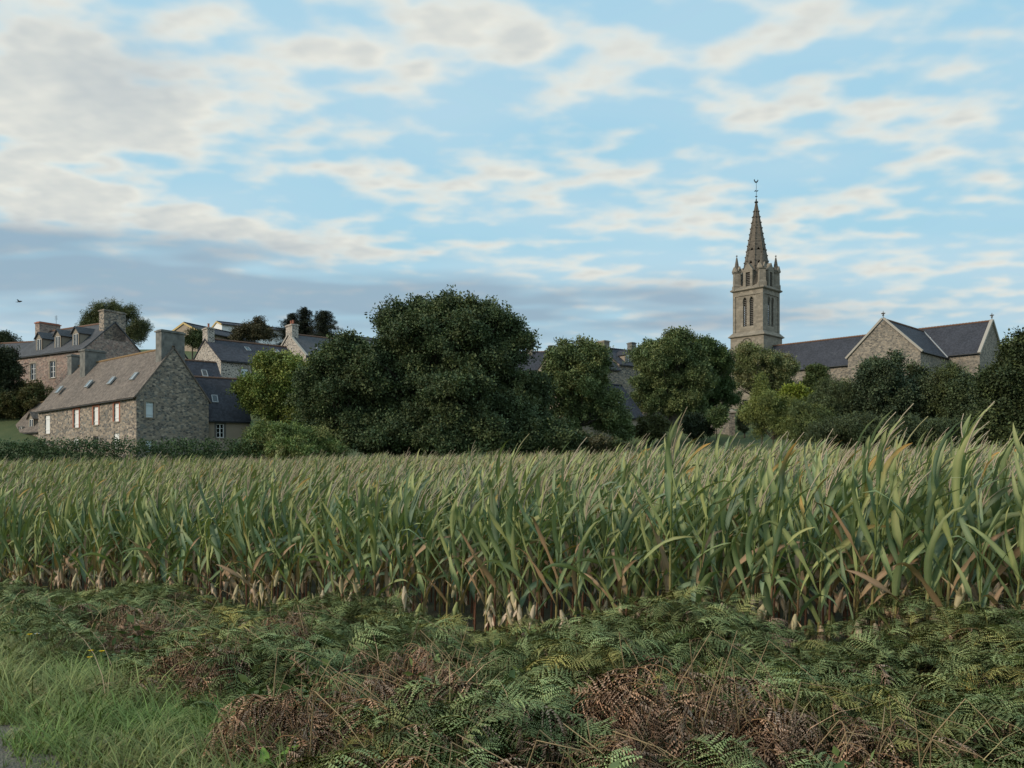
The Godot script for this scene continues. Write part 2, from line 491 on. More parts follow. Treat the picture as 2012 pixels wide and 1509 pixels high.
# ------------------------------------------------------------------ houses
# local axes: x along the ridge from the facade's right end (seen from the lane) to its left, y up, z away from the lane
class House:
	var o: Node3D
	var org: Vector3
	var d: Vector3
	var g: Vector3
	var L: float
	var W: float
	var He: float
	var Hr: float
	var faces: Dictionary
	var t := 0.13
	var wall_mat: Material
	var drop := 0.0
	func world(p: Vector3) -> Vector3:
		return org + d * p.x + Vector3.UP * p.y + g * p.z

func begin_house(called: String, label: String, category: String, px: float, dist: float, ground: float, ang: float, L: float, W: float, He: float, Hr: float, left_corner := false, group := "") -> House:
	var h := House.new()
	var a := deg_to_rad(ang)
	h.d = Vector3(-cos(a), 0, -sin(a))
	h.g = Vector3(-h.d.z, 0, h.d.x)
	h.org = Vector3((px - 1006.0) * dist / F, ground, -dist)
	if left_corner:
		h.org -= h.d * L
	h.L = L; h.W = W; h.He = He; h.Hr = Hr
	h.o = thing(called, label, category, h.org, group)
	h.o.basis = Basis(h.d, Vector3.UP, h.g)
	h.faces = {"front": [], "right": [], "left": [], "back": []}
	return h

# where on a wall of house h the picture's rectangle lies -> Rect2 in the wall's own u, v metres
func on_wall(h: House, face: String, x0: float, y0: float, x1: float, y1: float) -> Rect2:
	var p0 := h.org
	var u := h.d
	if face == "right":
		u = h.g
	elif face == "left":
		p0 = h.org + h.d * h.L; u = h.g
	var res := []
	for px in [x0, x1]:
		var k: float = (px - 1006.0) / F
		res.append((-k * p0.z - p0.x) / (u.x + k * u.z))
	var um: float = (res[0] + res[1]) / 2.0
	var dist := -(p0.z + u.z * um)
	var v0 := EYE + (940.0 - y1) * dist / F - h.org.y
	var v1 := EYE + (940.0 - y0) * dist / F - h.org.y
	return Rect2(minf(res[0], res[1]), v0, absf(res[1] - res[0]), v1 - v0)

func opening(h: House, face: String, x0: float, y0: float, x1: float, y1: float, kind: String, mat: Material = null, surround: Material = null) -> void:
	var r := on_wall(h, face, x0, y0, x1, y1)
	h.faces[face].append({"r": r, "kind": kind, "mat": mat if mat else M.white, "surround": surround})

func wall_grid(mb: MB, p0: Vector3, u: Vector3, length: float, bottom: float, top: float, nrm: Vector3, ops: Array) -> void:
	var us := [0.0, length]
	var vs := [bottom, top]
	for q in ops:
		var r: Rect2 = q.r
		us.append(clampf(r.position.x, 0, length)); us.append(clampf(r.end.x, 0, length)); vs.append(clampf(r.position.y, bottom, top)); vs.append(clampf(r.end.y, bottom, top))
	us.sort(); vs.sort()
	for i in us.size() - 1:
		for j in vs.size() - 1:
			if us[i + 1] - us[i] < 0.001 or vs[j + 1] - vs[j] < 0.001:
				continue
			var mid := Vector2((us[i] + us[i + 1]) / 2, (vs[j] + vs[j + 1]) / 2)
			var hole := false
			for q in ops:
				if q.r.has_point(mid):
					hole = true
			if hole:
				continue
			mb.quad(p0 + u * us[i] + Vector3.UP * vs[j], p0 + u * us[i + 1] + Vector3.UP * vs[j], p0 + u * us[i + 1] + Vector3.UP * vs[j + 1], p0 + u * us[i] + Vector3.UP * vs[j + 1], nrm)
	for q in ops:   # reveals
		var r: Rect2 = q.r
		var inn := -nrm * 0.22
		var a := p0 + u * r.position.x + Vector3.UP * r.position.y
		var b := p0 + u * r.end.x + Vector3.UP * r.position.y
		var c := p0 + u * r.end.x + Vector3.UP * r.end.y
		var e := p0 + u * r.position.x + Vector3.UP * r.end.y
		mb.quad(a, b, b + inn, a + inn, Vector3.UP); mb.quad(e, c, c + inn, e + inn, Vector3.DOWN)
		mb.quad(a, e, e + inn, a + inn, u); mb.quad(b, c, c + inn, b + inn, -u)

func fill_opening(h: House, p0: Vector3, u: Vector3, nrm: Vector3, q: Dictionary) -> void:
	var r: Rect2 = q.r
	var bas := Basis(u, Vector3.UP, u.cross(Vector3.UP))
	var s := 1.0 if bas.z.dot(nrm) > 0 else -1.0
	var w := r.size.x; var hh := r.size.y
	var base := p0 + u * r.position.x + Vector3.UP * r.position.y
	if q.kind == "shutter":
		var back := MB.new()
		back.box(Vector3(0, 0, -0.015), Vector3(w, hh, 0.0), bas, base - nrm * 0.13)
		var leaf := part(back, "shutter", q.mat, h.o)
		for k in [0.2, 0.8]:
			var bars := MB.new()
			bars.box(Vector3(0.03, hh * k - 0.05, -0.03), Vector3(w - 0.03, hh * k + 0.05, 0.03), bas, base - nrm * 0.11)
			part(bars, "batten", q.mat, leaf)
	else:
		var fr := MB.new()
		var fw := 0.07
		var z := Vector3(0, 0, 0)
		var b2 := base - nrm * 0.12
		fr.box(Vector3(0, 0, -0.03), Vector3(fw, hh, 0.03), bas, b2); fr.box(Vector3(w - fw, 0, -0.03), Vector3(w, hh, 0.03), bas, b2)
		fr.box(Vector3(fw, 0, -0.028), Vector3(w - fw, fw, 0.028), bas, b2); fr.box(Vector3(fw, hh - fw, -0.028), Vector3(w - fw, hh, 0.028), bas, b2)
		fr.box(Vector3(w / 2 - 0.045, fw, -0.029), Vector3(w / 2 + 0.045, hh - fw, 0.029), bas, b2)
		for k in ([0.36, 0.68] if hh > 1.0 else [0.5]):
			fr.box(Vector3(fw, hh * k - 0.02, -0.022), Vector3(w - fw, hh * k + 0.02, 0.022), bas, b2)
		var win := part(fr, "window", q.mat, h.o)
		var gl := MB.new()
		gl.quad(base - nrm * 0.13 + u * fw + Vector3.UP * fw, base - nrm * 0.13 + u * (w - fw) + Vector3.UP * fw, base - nrm * 0.13 + u * (w - fw) + Vector3.UP * (hh - fw), base - nrm * 0.13 + u * fw + Vector3.UP * (hh - fw), nrm)
		part(gl, "pane", M.glass, win)
	if q.surround:
		var sb := MB.new()
		var k := 0.2
		var off := base + nrm * 0.012
		sb.box(Vector3(-k, -0.02, -0.02), Vector3(0.0, hh, 0.02), bas, off); sb.box(Vector3(w, -0.02, -0.02), Vector3(w + k, hh, 0.02), bas, off)
		for i in 5:   # a low segmental arch of lintel pieces
			var x0 := lerpf(-k, w + k, i / 5.0); var x1 := lerpf(-k, w + k, (i + 1) / 5.0)
			var lift: float = [0.0, 0.04, 0.06, 0.04, 0.0][i]
			sb.box(Vector3(x0, hh, -0.02), Vector3(x1, hh + 0.2 + lift, 0.02 + 0.002 * i), bas, off)
		part(sb, "surround", q.surround, h.o)
	var sl := MB.new()
	sl.box(Vector3(-0.1, -0.12, -0.1), Vector3(w + 0.1, -0.02, 0.1), bas, base + nrm * 0.0)
	part(sl, "sill", M.trim, h.o)

func roof_point(h: House, x: float, s: float, front: bool) -> Vector3:   # s: 0 at the eave, 1 at the ridge
	var z := lerpf(0.0, h.W / 2, s)
	var y := lerpf(h.He, h.Hr, s) - h.drop * x / h.L
	return Vector3(x, y, z if front else h.W - z)

func finish_house(h: House, wall: Material, roof: Material, ridge: Material, over := 0.22, coping := false) -> MeshInstance3D:
	h.wall_mat = wall
	var mb := MB.new()
	var bot := -2.5
	var dl := h.drop
	wall_grid(mb, Vector3.ZERO, Vector3.RIGHT, h.L, bot, h.He - dl, Vector3.FORWARD, h.faces.front)
	if dl > 0.0:
		mb.flat([Vector3(0, h.He - dl, 0), Vector3(h.L, h.He - dl, 0), Vector3(0, h.He, 0)], Vector3.FORWARD)
	wall_grid(mb, Vector3(0, 0, h.W), Vector3.RIGHT, h.L, bot, h.He - dl, Vector3.BACK, [])
	wall_grid(mb, Vector3.ZERO, Vector3.BACK, h.W, bot, h.He, Vector3.LEFT, h.faces.right)
	wall_grid(mb, Vector3(h.L, 0, 0), Vector3.BACK, h.W, bot, h.He - dl, Vector3.RIGHT, h.faces.left)
	mb.flat([Vector3(0, h.He, 0), Vector3(0, h.He, h.W), Vector3(0, h.Hr, h.W / 2)], Vector3.LEFT)
	mb.flat([Vector3(h.L, h.He - dl, 0), Vector3(h.L, h.He - dl, h.W), Vector3(h.L, h.Hr - dl, h.W / 2)], Vector3.RIGHT)
	part(mb, "wall", wall, h.o)
	for q in h.faces.front:
		fill_opening(h, Vector3.ZERO, Vector3.RIGHT, Vector3.FORWARD, q)
	for q in h.faces.right:
		fill_opening(h, Vector3.ZERO, Vector3.BACK, Vector3.LEFT, q)
	for q in h.faces.left:
		fill_opening(h, Vector3(h.L, 0, 0), Vector3.BACK, Vector3.RIGHT, q)
	# roof: two gently uneven slopes with thickness
	var rb := MB.new()
	var nx := maxi(4, int(h.L / 0.9)); var ns := 7
	var slope := (h.Hr - h.He) / (h.W / 2)
	var ov := over / (h.W / 2)
	var side := 0.10
	for front in [true, false]:
		var grid := []
		var out := Vector3(0, 1, -slope if front else slope).normalized()
		for i in nx + 1:
			var row := []
			for j in ns + 1:
				var x := lerpf(-side, h.L + side, float(i) / nx)
				var s := lerpf(-ov, 1.0, float(j) / ns)
				var p := roof_point(h, x, s, front) + out * h.t
				p += out * 0.05 * noise.get_noise_2d(h.org.x * 7.0 + x * 16.0, s * 60.0 + h.org.z) * (1.0 if j < ns else 0.0)
				if j == ns:
					p = roof_point(h, x, 1.0, front) + Vector3(0, h.t / out.y, 0)
				row.append(p)
			grid.append(row)
		for i in nx:
			for j in ns:
				rb.quad(grid[i][j], grid[i + 1][j], grid[i + 1][j + 1], grid[i][j + 1], out)
		for i in nx:   # eave edge
			rb.quad(grid[i][0], grid[i + 1][0], grid[i + 1][0] - out * h.t, grid[i][0] - out * h.t, Vector3(0, -0.5, -1 if front else 1))
		rb.quad(grid[0][0] - out * h.t, grid[nx][0] - out * h.t, roof_point(h, h.L + side, 1.0, front), roof_point(h, -side, 1.0, front), -out)
		for e in [0, nx]:
			for j in ns:
				rb.quad(grid[e][j], grid[e][j + 1], grid[e][j + 1] - out * h.t, grid[e][j] - out * h.t, Vector3.LEFT if e == 0 else Vector3.RIGHT)
	var r := part(rb, "roof", roof, h.o)
	# ridge tiles: short overlapping half pipes
	var tb := MB.new()
	var nt := int(h.L / 0.42)
	for k in nt:
		var x0 := h.L * k / nt
		var x1 := h.L * (k + 1) / nt
		var y0 := h.Hr + h.t * 1.55 - h.drop * x0 / h.L
		var y1 := h.Hr + h.t * 1.55 - h.drop * x1 / h.L
		var pts := PackedVector3Array([Vector3(x0, y0 - 0.02, h.W / 2), Vector3(x1, y1, h.W / 2)])
		tb.tube(pts, PackedFloat32Array([0.125, 0.14]), 6, true)
	part(tb, "ridge_capping", ridge, r)
	# gutter under the front eave
	var gb := MB.new()
	var e0 := roof_point(h, 0.0, -ov, true) + Vector3(0, -0.03, -0.05)
	var e1 := roof_point(h, h.L, -ov, true) + Vector3(0, -0.03, -0.05)
	gb.tube(PackedVector3Array([e0, e1]), PackedFloat32Array([0.06, 0.06]), 6)
	part(gb, "gutter", M.dark_metal, r)
	if coping:
		for e in [-0.12, h.L - 0.12]:
			var cb := MB.new()
			var a := roof_point(h, e + 0.12, -ov, true); var b := roof_point(h, e + 0.12, 1.0, true); var c := roof_point(h, e + 0.12, -ov, false)
			for seg in [[a, b], [b, c]]:
				var dir: Vector3 = seg[1] - seg[0]
				var bx := Basis(Vector3.RIGHT, dir.cross(Vector3.RIGHT).normalized() * (1.0 if dir.cross(Vector3.RIGHT).y > 0 else -1.0), dir.normalized())
				cb.box(Vector3(-0.16, 0.02, 0), Vector3(0.16, 0.24, dir.length()), bx, seg[0])
			part(cb, "coping", M.coping, h.o)
	return r

func chimney(h: House, x: float, z: float, sx: float, sz: float, y0: float, y1: float, mat: Material, pots := 0, cap: Material = null) -> MeshInstance3D:
	var mb := MB.new()
	mb.box(Vector3(x - sx / 2, y0, z - sz / 2), Vector3(x + sx / 2, y1, z + sz / 2))
	var c := part(mb, "chimney", mat, h.o)
	var cb := MB.new()
	cb.box(Vector3(x - sx / 2 - 0.1, y1, z - sz / 2 - 0.1), Vector3(x + sx / 2 + 0.1, y1 + 0.14, z + sz / 2 + 0.1))
	cb.box(Vector3(x - sx / 2 + 0.06, y1 + 0.14, z - sz / 2 + 0.06), Vector3(x + sx / 2 - 0.06, y1 + 0.24, z + sz / 2 - 0.06))
	part(cb, "cap", cap if cap else mat, c)
	for k in pots:
		var pb := MB.new()
		var pz := z + (k - (pots - 1) / 2.0) * 0.55
		pb.lathe(Vector3(x, y1 + 0.2, pz), [[0.16, 0.0], [0.13, 0.1], [0.12, 0.5], [0.15, 0.52], [0.15, 0.58], [0.0, 0.58]], 8)
		part(pb, "chimney_pot", M.brick, c)
	return c

func skylight(h: House, x0: float, y0: float, x1: float, y1: float, glass := "sky_glass") -> void:   # picture rectangle on the front slope
	# march the ray onto the slope plane
	var out := Vector3(0, h.W / 2, -(h.Hr - h.He)).normalized()
	var pc := (x0 + x1) / 2; var qc := (y0 + y1) / 2
	var eye := Vector3(0, EYE, 0)
	var ray := at(pc, qc, 1.0) - eye
	var inv := Basis(h.d, Vector3.UP, h.g).transposed()
	var le := inv * (eye - h.org)
	var lr := inv * ray
	var p0 := Vector3(0, h.He, 0) + out * h.t
	var tt := (p0 - le).dot(out) / lr.dot(out)
	var c := le + lr * tt
	var up := Vector3(0, h.Hr - h.He, h.W / 2).normalized()
	var bas := Basis(Vector3.RIGHT, up, out)
	var w := 0.62; var hh := 1.0
	var fb := MB.new()
	fb.box(Vector3(-w / 2, -hh / 2, -0.05), Vector3(w / 2, -hh / 2 + 0.08, 0.1), bas, c); fb.box(Vector3(-w / 2, hh / 2 - 0.08, -0.05), Vector3(w / 2, hh / 2, 0.1), bas, c)
	fb.box(Vector3(-w / 2, -hh / 2 + 0.08, -0.05), Vector3(-w / 2 + 0.08, hh / 2 - 0.08, 0.1), bas, c); fb.box(Vector3(w / 2 - 0.08, -hh / 2 + 0.08, -0.05), Vector3(w / 2, hh / 2 - 0.08, 0.1), bas, c)
	var s := part(fb, "skylight", M.zinc, h.o)
	var gb := MB.new()
	gb.quad(c + bas * Vector3(-w / 2 + 0.08, -hh / 2 + 0.08, 0.07), c + bas * Vector3(w / 2 - 0.08, -hh / 2 + 0.08, 0.07), c + bas * Vector3(w / 2 - 0.08, hh / 2 - 0.08, 0.07), c + bas * Vector3(-w / 2 + 0.08, hh / 2 - 0.08, 0.07), out)
	part(gb, "pane", M[glass], s)

func dormer(h: House, x: float, w: float, y0: float, y1: float, roof: Material, wall: Material) -> void:
	# a gabled dormer whose front stands over the facade; x: its middle along the ridge, y0..y1: its front wall
	var slope := (h.Hr - h.He) / (h.W / 2)
	var z0 := maxf(0.25, (y0 - h.He) / slope - 0.1)
	var zb := (y1 + 0.7 - h.He) / slope
	var mb := MB.new()
	var a := Vector3(x - w / 2, 0, 0); var b := Vector3(x + w / 2, 0, 0)
	var dh := 0.16
	for s in [[a, Vector3.LEFT], [b, Vector3.RIGHT]]:
		mb.flat([s[0] + Vector3(0, y0, z0), s[0] + Vector3(0, y1, z0), s[0] + Vector3(0, y1, zb), s[0] + Vector3(0, y0, z0 + 0.05)], s[1])
	for r in [[x - w / 2, x - w / 2 + dh, y0, y1], [x + w / 2 - dh, x + w / 2, y0, y1], [x - w / 2 + dh, x + w / 2 - dh, y1 - 0.12, y1]]:
		mb.box(Vector3(r[0], r[2], z0), Vector3(r[1], r[3], z0 + 0.15))
	mb.flat([Vector3(x - w / 2, y1, z0), Vector3(x + w / 2, y1, z0), Vector3(x, y1 + w * 0.5, z0)], Vector3.FORWARD)
	var dm := part(mb, "dormer", wall, h.o)
	var rb := MB.new()
	var e := 0.18
	for s in [-1.0, 1.0]:
		var n := Vector3(s, 1, 0).normalized()
		var p0 := Vector3(x + s * (w / 2 + e), y1 - e, z0 - 0.2); var p1 := Vector3(x, y1 + w / 2, z0 - 0.2)
		var back := Vector3(0, 0, zb - z0 + 1.2)
		rb.quad(p0 + n * 0.08, p1 + Vector3(0, 0.113, 0), p1 + Vector3(0, 0.113, 0) + back, p0 + n * 0.08 + back, n)
		rb.quad(p0, p1, p1 + back, p0 + back, -n)
		rb.quad(p0, p0 + n * 0.08, p1 + Vector3(0, 0.113, 0), p1, Vector3.FORWARD)
		rb.quad(p0, p0 + n * 0.08, p0 + n * 0.08 + back, p0 + back, Vector3(s, -0.5, 0))
	part(rb, "dormer_roof", roof, dm)
	var fb := MB.new()
	var f0 := x - w / 2 + dh; var f1 := x + w / 2 - dh
	fb.box(Vector3(f0, y0, z0 + 0.05), Vector3(f0 + 0.07, y1 - 0.12, z0 + 0.11)); fb.box(Vector3(f1 - 0.07, y0, z0 + 0.05), Vector3(f1, y1 - 0.12, z0 + 0.11))
	fb.box(Vector3(x - 0.04, y0, z0 + 0.052), Vector3(x + 0.04, y1 - 0.12, z0 + 0.112)); fb.box(Vector3(f0 + 0.07, y1 - 0.2, z0 + 0.054), Vector3(f1 - 0.07, y1 - 0.12, z0 + 0.108))
	fb.box(Vector3(f0 + 0.07, y0, z0 + 0.056), Vector3(f1 - 0.07, y0 + 0.08, z0 + 0.106))
	part(fb, "window_frame", M.white, dm)
	var gb := MB.new()
	gb.quad(Vector3(f0, y0, z0 + 0.08), Vector3(f1, y0, z0 + 0.08), Vector3(f1, y1 - 0.12, z0 + 0.08), Vector3(f0, y1 - 0.12, z0 + 0.08), Vector3.FORWARD)
	part(gb, "pane", M.glass, dm)

# ------------------------------------------------------------------ trees and shrubs
func sprig_mesh(leaves: int, size: float, narrow: float, spread: float, sd: int) -> ArrayMesh:
	var r := RandomNumberGenerator.new(); r.seed = sd
	var mb := MB.new()
	for k in leaves:
		var dir := Vector3(r.randfn(), r.randfn() + 0.5, r.randfn()).normalized()
		var base := dir * spread * r.randf_range(0.2, 1.0)
		var axis := (dir + Vector3(r.randfn(), r.randfn() - 0.3, r.randfn()) * 0.6).normalized()
		var up := Vector3(r.randfn() * 0.7, 1.0, r.randfn() * 0.7).normalized()
		var side := axis.cross(up).normalized()
		var nn := side.cross(axis).normalized()
		var l := size * r.randf_range(0.7, 1.25)
		var w := l * narrow
		var g := r.randf_range(0.8, 1.2)
		var cc := Color(g, g, g * r.randf_range(0.8, 1.1))
		var a := mb.vert(base, nn, Vector2.ZERO, cc)
		var b := mb.vert(base + axis * l * 0.45 + side * w * 0.5 - nn * w * 0.12, (nn + side * 0.35).normalized(), Vector2.ZERO, cc)
		var c := mb.vert(base + axis * l * 0.95 - nn * l * 0.12, nn, Vector2.ZERO, cc)
		var d := mb.vert(base + axis * l * 0.45 - side * w * 0.5 - nn * w * 0.12, (nn - side * 0.35).normalized(), Vector2.ZERO, cc)
		mb.tri_ix(a, b, c); mb.tri_ix(a, c, d)
	return mb.mesh(M.leaf)

# lobes: [px, py, half width px, half height px]; the crown is real volume at distance dist
func tree(called: String, label: String, category: String, dist: float, base_px: float, lobes: Array, tint: Color, opt := {}) -> Node3D:
	var r := RandomNumberGenerator.new(); r.seed = int(base_px * 13 + dist * 7)
	var bx := (base_px - 1006.0) * dist / F
	var by: float = opt.get("ground", gy(bx, -dist))
	var root := thing(called, label, category, Vector3(bx, by, -dist), opt.get("group", ""))
	var xf := []
	var cols := PackedColorArray()
	var dens: float = opt.get("dens", 1.0)
	var spread: float = opt.get("spread", 0.5) * 0.82
	var size: float = opt.get("scale", 1.0)
	var vary: Color = opt.get("vary", tint)
	var share: float = opt.get("share", 0.25)
	var trunk := MB.new()
	var low := 1e9
	var centres := []
	var all := []
	for l in lobes:
		all.append(l)
		if l[2] * dist / F > 1.6:   # boughs that bulge from the lobe
			for k in int(opt.get("boughs", 8)):
				var a := r.randf() * TAU
				var e := r.randf_range(-0.5, 1.3)
				var s := r.randf_range(0.2, 0.42)
				all.append([l[0] + cos(a) * cos(e) * l[2] * 0.86, l[1] - sin(e) * l[3] * 0.86, l[2] * s, l[3] * s, sin(a) * cos(e) * l[2] * dist / F * 0.8 + (l[4] if l.size() > 4 else 0.0)])
	for l in all:
		var c := at(l[0], l[1], dist) - root.position
		var rx: float = l[2] * dist / F
		var ry: float = l[3] * dist / F
		var rz: float = minf(rx, opt.get("depth", 99.0)) * 0.9
		c.z += r.randf_range(-0.25, 0.25) * rz if all.size() > 1 and l.size() < 5 else 0.0
		if l.size() > 4:
			c.z += l[4]
		low = minf(low, c.y - ry)
		centres.append([c, rx, ry, rz])
		var area := 4.0 * PI * pow((pow(rx * ry, 1.6) + pow(rx * rz, 1.6) + pow(ry * rz, 1.6)) / 3.0, 1.0 / 1.6)
		var nc := int(area * 0.62 * dens / size) + 4
		for k in nc:
			var dir := Vector3(r.randfn(), r.randfn(), r.randfn()).normalized()
			if dir.y < -0.75 and not opt.has("bush"):
				continue
			var q := 0.5 + 0.5 * noise.get_noise_3d(dir.x * 130.0 + l[0], dir.y * 130.0, dir.z * 130.0)
			var rad := pow(r.randf(), 0.35) * (0.55 + 0.5 * q)
			if r.randf() < 0.07:
				rad *= r.randf_range(1.0, 1.28)
			var p := c + Vector3(dir.x * rx, dir.y * ry, dir.z * rz) * rad
			if p.y < 0.05:
				continue
			var cc := tint.lerp(vary, 1.0 if r.randf() < share else r.randf() * 0.3) * 1.85
			var light := r.randf_range(0.75, 1.25)
			var nn: int = int(r.randi_range(9, 24) * opt.get("fill", 1.0))
			for s in nn:
				var o := Vector3(r.randfn(), r.randfn() * 0.7, r.randfn()) * spread
				var b := Basis.from_euler(Vector3(r.randf_range(-0.7, 0.7), r.randf() * TAU, r.randf_range(-0.7, 0.7))).scaled(Vector3.ONE * size * r.randf_range(0.75, 1.3))
				xf.append(Transform3D(b, p + o))
				var g := light * r.randf_range(0.8, 1.2)
				cols.append(Color(cc.r * g, cc.g * g, cc.b * g))
	var tr: float = opt.get("trunk", 0.28)
	var top: Vector3 = centres[0][0]
	var bend := Vector3(top.x * 0.3, maxf(low + 0.4, top.y * 0.35), top.z * 0.3)
	trunk.tube(PackedVector3Array([Vector3(0, -0.3, 0), Vector3(0, 0.25, 0), bend * 0.5 + Vector3(0, 0, 0), bend, top.lerp(bend, 0.45), top]), PackedFloat32Array([tr * 1.5, tr * 1.05, tr * 0.95, tr * 0.8, tr * 0.5, tr * 0.1]), 8)
	for c in centres:
		for k in 2:
			var tip: Vector3 = c[0] + Vector3(r.randf_range(-0.7, 0.7) * c[1], r.randf_range(-0.1, 0.75) * c[2], r.randf_range(-0.7, 0.7) * c[3])
			var mid := bend.lerp(tip, 0.5) + Vector3(0, 0.2, 0)
			trunk.tube(PackedVector3Array([bend, mid, tip]), PackedFloat32Array([tr * 0.45, tr * 0.28, tr * 0.05]), 6)
	part(trunk, "trunk" if not opt.has("bush") else "stem", M.bark, root)
	scatter("crown" if not opt.has("bush") else "foliage", M[opt.get("sprig", "sprig")], xf, cols, root, true)
	return root

func conifer(label: String, dist: float, px: float, top_y: float, base_y: float, half: float, tint: Color) -> void:
	var r := RandomNumberGenerator.new(); r.seed = int(px * 3)
	var p := at(px, base_y, dist)
	var root := thing("conifer", label, "tree", p, "conifers beside the white hall")
	var hgt := (base_y - top_y) * dist / F
	var wide := half * dist / F
	var tb := MB.new()
	tb.tube(PackedVector3Array([Vector3(0, -6, 0), Vector3(0, hgt * 0.5, 0), Vector3(0, hgt, 0)]), PackedFloat32Array([0.3, 0.16, 0.02]), 6)
	var xf := []; var cols := PackedColorArray()
	var lev := int(hgt / 0.4)
	for k in lev:
		var t := float(k) / lev
		var y := hgt * (0.02 + 0.97 * t)
		var rad := wide * pow(1.0 - t, 0.6) * r.randf_range(0.45, 1.2) + 0.25
		var nb := 8
		for j in nb:
			var a := TAU * (j + r.randf() * 0.7) / nb + k * 1.1
			var rr := rad * r.randf_range(0.45, 1.15)
			var tip := Vector3(cos(a) * rr, y + rr * 0.12, sin(a) * rr)
			tb.tube(PackedVector3Array([Vector3(0, y, 0), tip]), PackedFloat32Array([0.04, 0.012]), 4, false)
			var m := int(rr / 0.16) + 2
			for s in m:
				var q := Vector3(0, y, 0).lerp(tip, (s + 1.0) / m) + Vector3(r.randfn(), r.randfn() * 0.5, r.randfn()) * 0.16 + Vector3(0, (-0.25 * rr * (1.0 - t)) * pow((s + 1.0) / m, 2.0), 0)
				xf.append(Transform3D(Basis.from_euler(Vector3(r.randf() * TAU, r.randf() * TAU, 0)).scaled(Vector3.ONE * r.randf_range(0.9, 1.6)), q))
				var g := r.randf_range(0.7, 1.3)
				cols.append(Color(tint.r * g, tint.g * g, tint.b * g))
	part(tb, "trunk", M.bark, root)
	scatter("crown", M.needles, xf, cols, root, true)

func hedge(called: String, label: String, ax: float, az: float, bx: float, bz: float, base: float, hgt: float, thick: float, tint: Color, seed_: int) -> void:
	var r := RandomNumberGenerator.new(); r.seed = seed_
	var root := thing(called, label, "hedge", Vector3(ax, base, az))
	var u := Vector3(bx - ax, 0, bz - az)
	var n := u.cross(Vector3.UP).normalized()
	var xf := []; var cols := PackedColorArray()
	var count := int(u.length() * hgt * 34.0)
	for k in count:
		var t := r.randf()
		var s := r.randf_range(-1, 1)
		var wob := 1.0 + 0.10 * noise.get_noise_2d(t * u.length() * 30.0, 7.0)
		var y := pow(r.randf(), 0.8) * hgt * wob
		var side := s * thick * 0.5
		if absf(s) < 0.75 and y < hgt * 0.85:
			side = signf(s) * thick * 0.5 * r.randf_range(0.75, 1.0)
		var p := u * t + n * side + Vector3(r.randfn() * 0.08, y + r.randfn() * 0.06, r.randfn() * 0.08)
		xf.append(Transform3D(Basis.from_euler(Vector3(r.randf_range(-0.6, 0.6), r.randf() * TAU, r.randf_range(-0.6, 0.6))).scaled(Vector3.ONE * r.randf_range(0.55, 0.95)), p))
		var g := r.randf_range(0.7, 1.35)
		cols.append(Color(tint.r * g, tint.g * g, tint.b * g))
	scatter("foliage", M.sprig, xf, cols, root, true)
	var sb := MB.new()
	for k in int(u.length() / 1.2):
		var q := u * ((k + 0.5) / int(u.length() / 1.2))
		sb.tube(PackedVector3Array([q - Vector3(0, 1.0, 0), q + Vector3(r.randfn() * 0.1, hgt * 0.7, r.randfn() * 0.1)]), PackedFloat32Array([0.05, 0.015]), 5, false)
	part(sb, "stem", M.bark, root)

# ------------------------------------------------------------------ maize
func leaf_blade(mb: MB, base: Vector3, azi: float, lift: float, length: float, width: float, wind: float, r: RandomNumberGenerator, c0: Color, c1: Color, droop: float, segs := 9) -> void:
	var dir := Vector3(cos(azi) * cos(lift), sin(lift), sin(azi) * cos(lift))
	var p := base
	var twist := r.randfn() * 1.5
	var step := length / segs
	var bend_at := r.randf_range(0.45, 0.95)
	var prev := -1
	for i in segs + 1:
		var t := float(i) / segs
		var w := width * (0.55 + 0.45 * minf(1.0, t * 5.0)) * pow(maxf(0.0, 1.0 - pow(t, 2.2)), 0.75) + 0.002
		var side := dir.cross(Vector3.UP)
		if side.length() < 0.05:
			side = Vector3(-sin(azi), 0, cos(azi))
		side = side.normalized().rotated(dir.normalized(), twist * t + 0.3 * sin(t * 8.0 + azi * 5.0))
		var nn := side.cross(dir).normalized()
		var cc := c0.lerp(c1, clampf(t * 1.5 - 0.45, 0.0, 1.0) * clampf(c1.a, 0.0, 1.0))
		var rib := Color(minf(cc.r * 1.5, 1), minf(cc.g * 1.35, 1), minf(cc.b * 1.5, 1))
		var fold := w * 0.22
		var wav := 0.12 * w * sin(t * 21.0 + azi * 3.0)
		var a := mb.vert(p - side * w * 0.5 + nn * (fold + wav), (nn + side * 0.4).normalized(), Vector2(0, t), cc)
		mb.vert(p, nn, Vector2(0.5, t), rib)
		mb.vert(p + side * w * 0.5 + nn * (fold - wav), (nn - side * 0.4).normalized(), Vector2(1, t), cc)
		if prev >= 0:
			mb.tri_ix(prev, prev + 1, a + 1); mb.tri_ix(prev, a + 1, a)
			mb.tri_ix(prev + 1, prev + 2, a + 2); mb.tri_ix(prev + 1, a + 2, a + 1)
		prev = a
		p += dir * step
		var pull := droop * (0.4 + 1.6 * t)
		if t > bend_at:
			pull *= 2.2
		dir = (dir + Vector3(wind * (0.5 + t), -pull, 0) * step * 2.2).normalized()

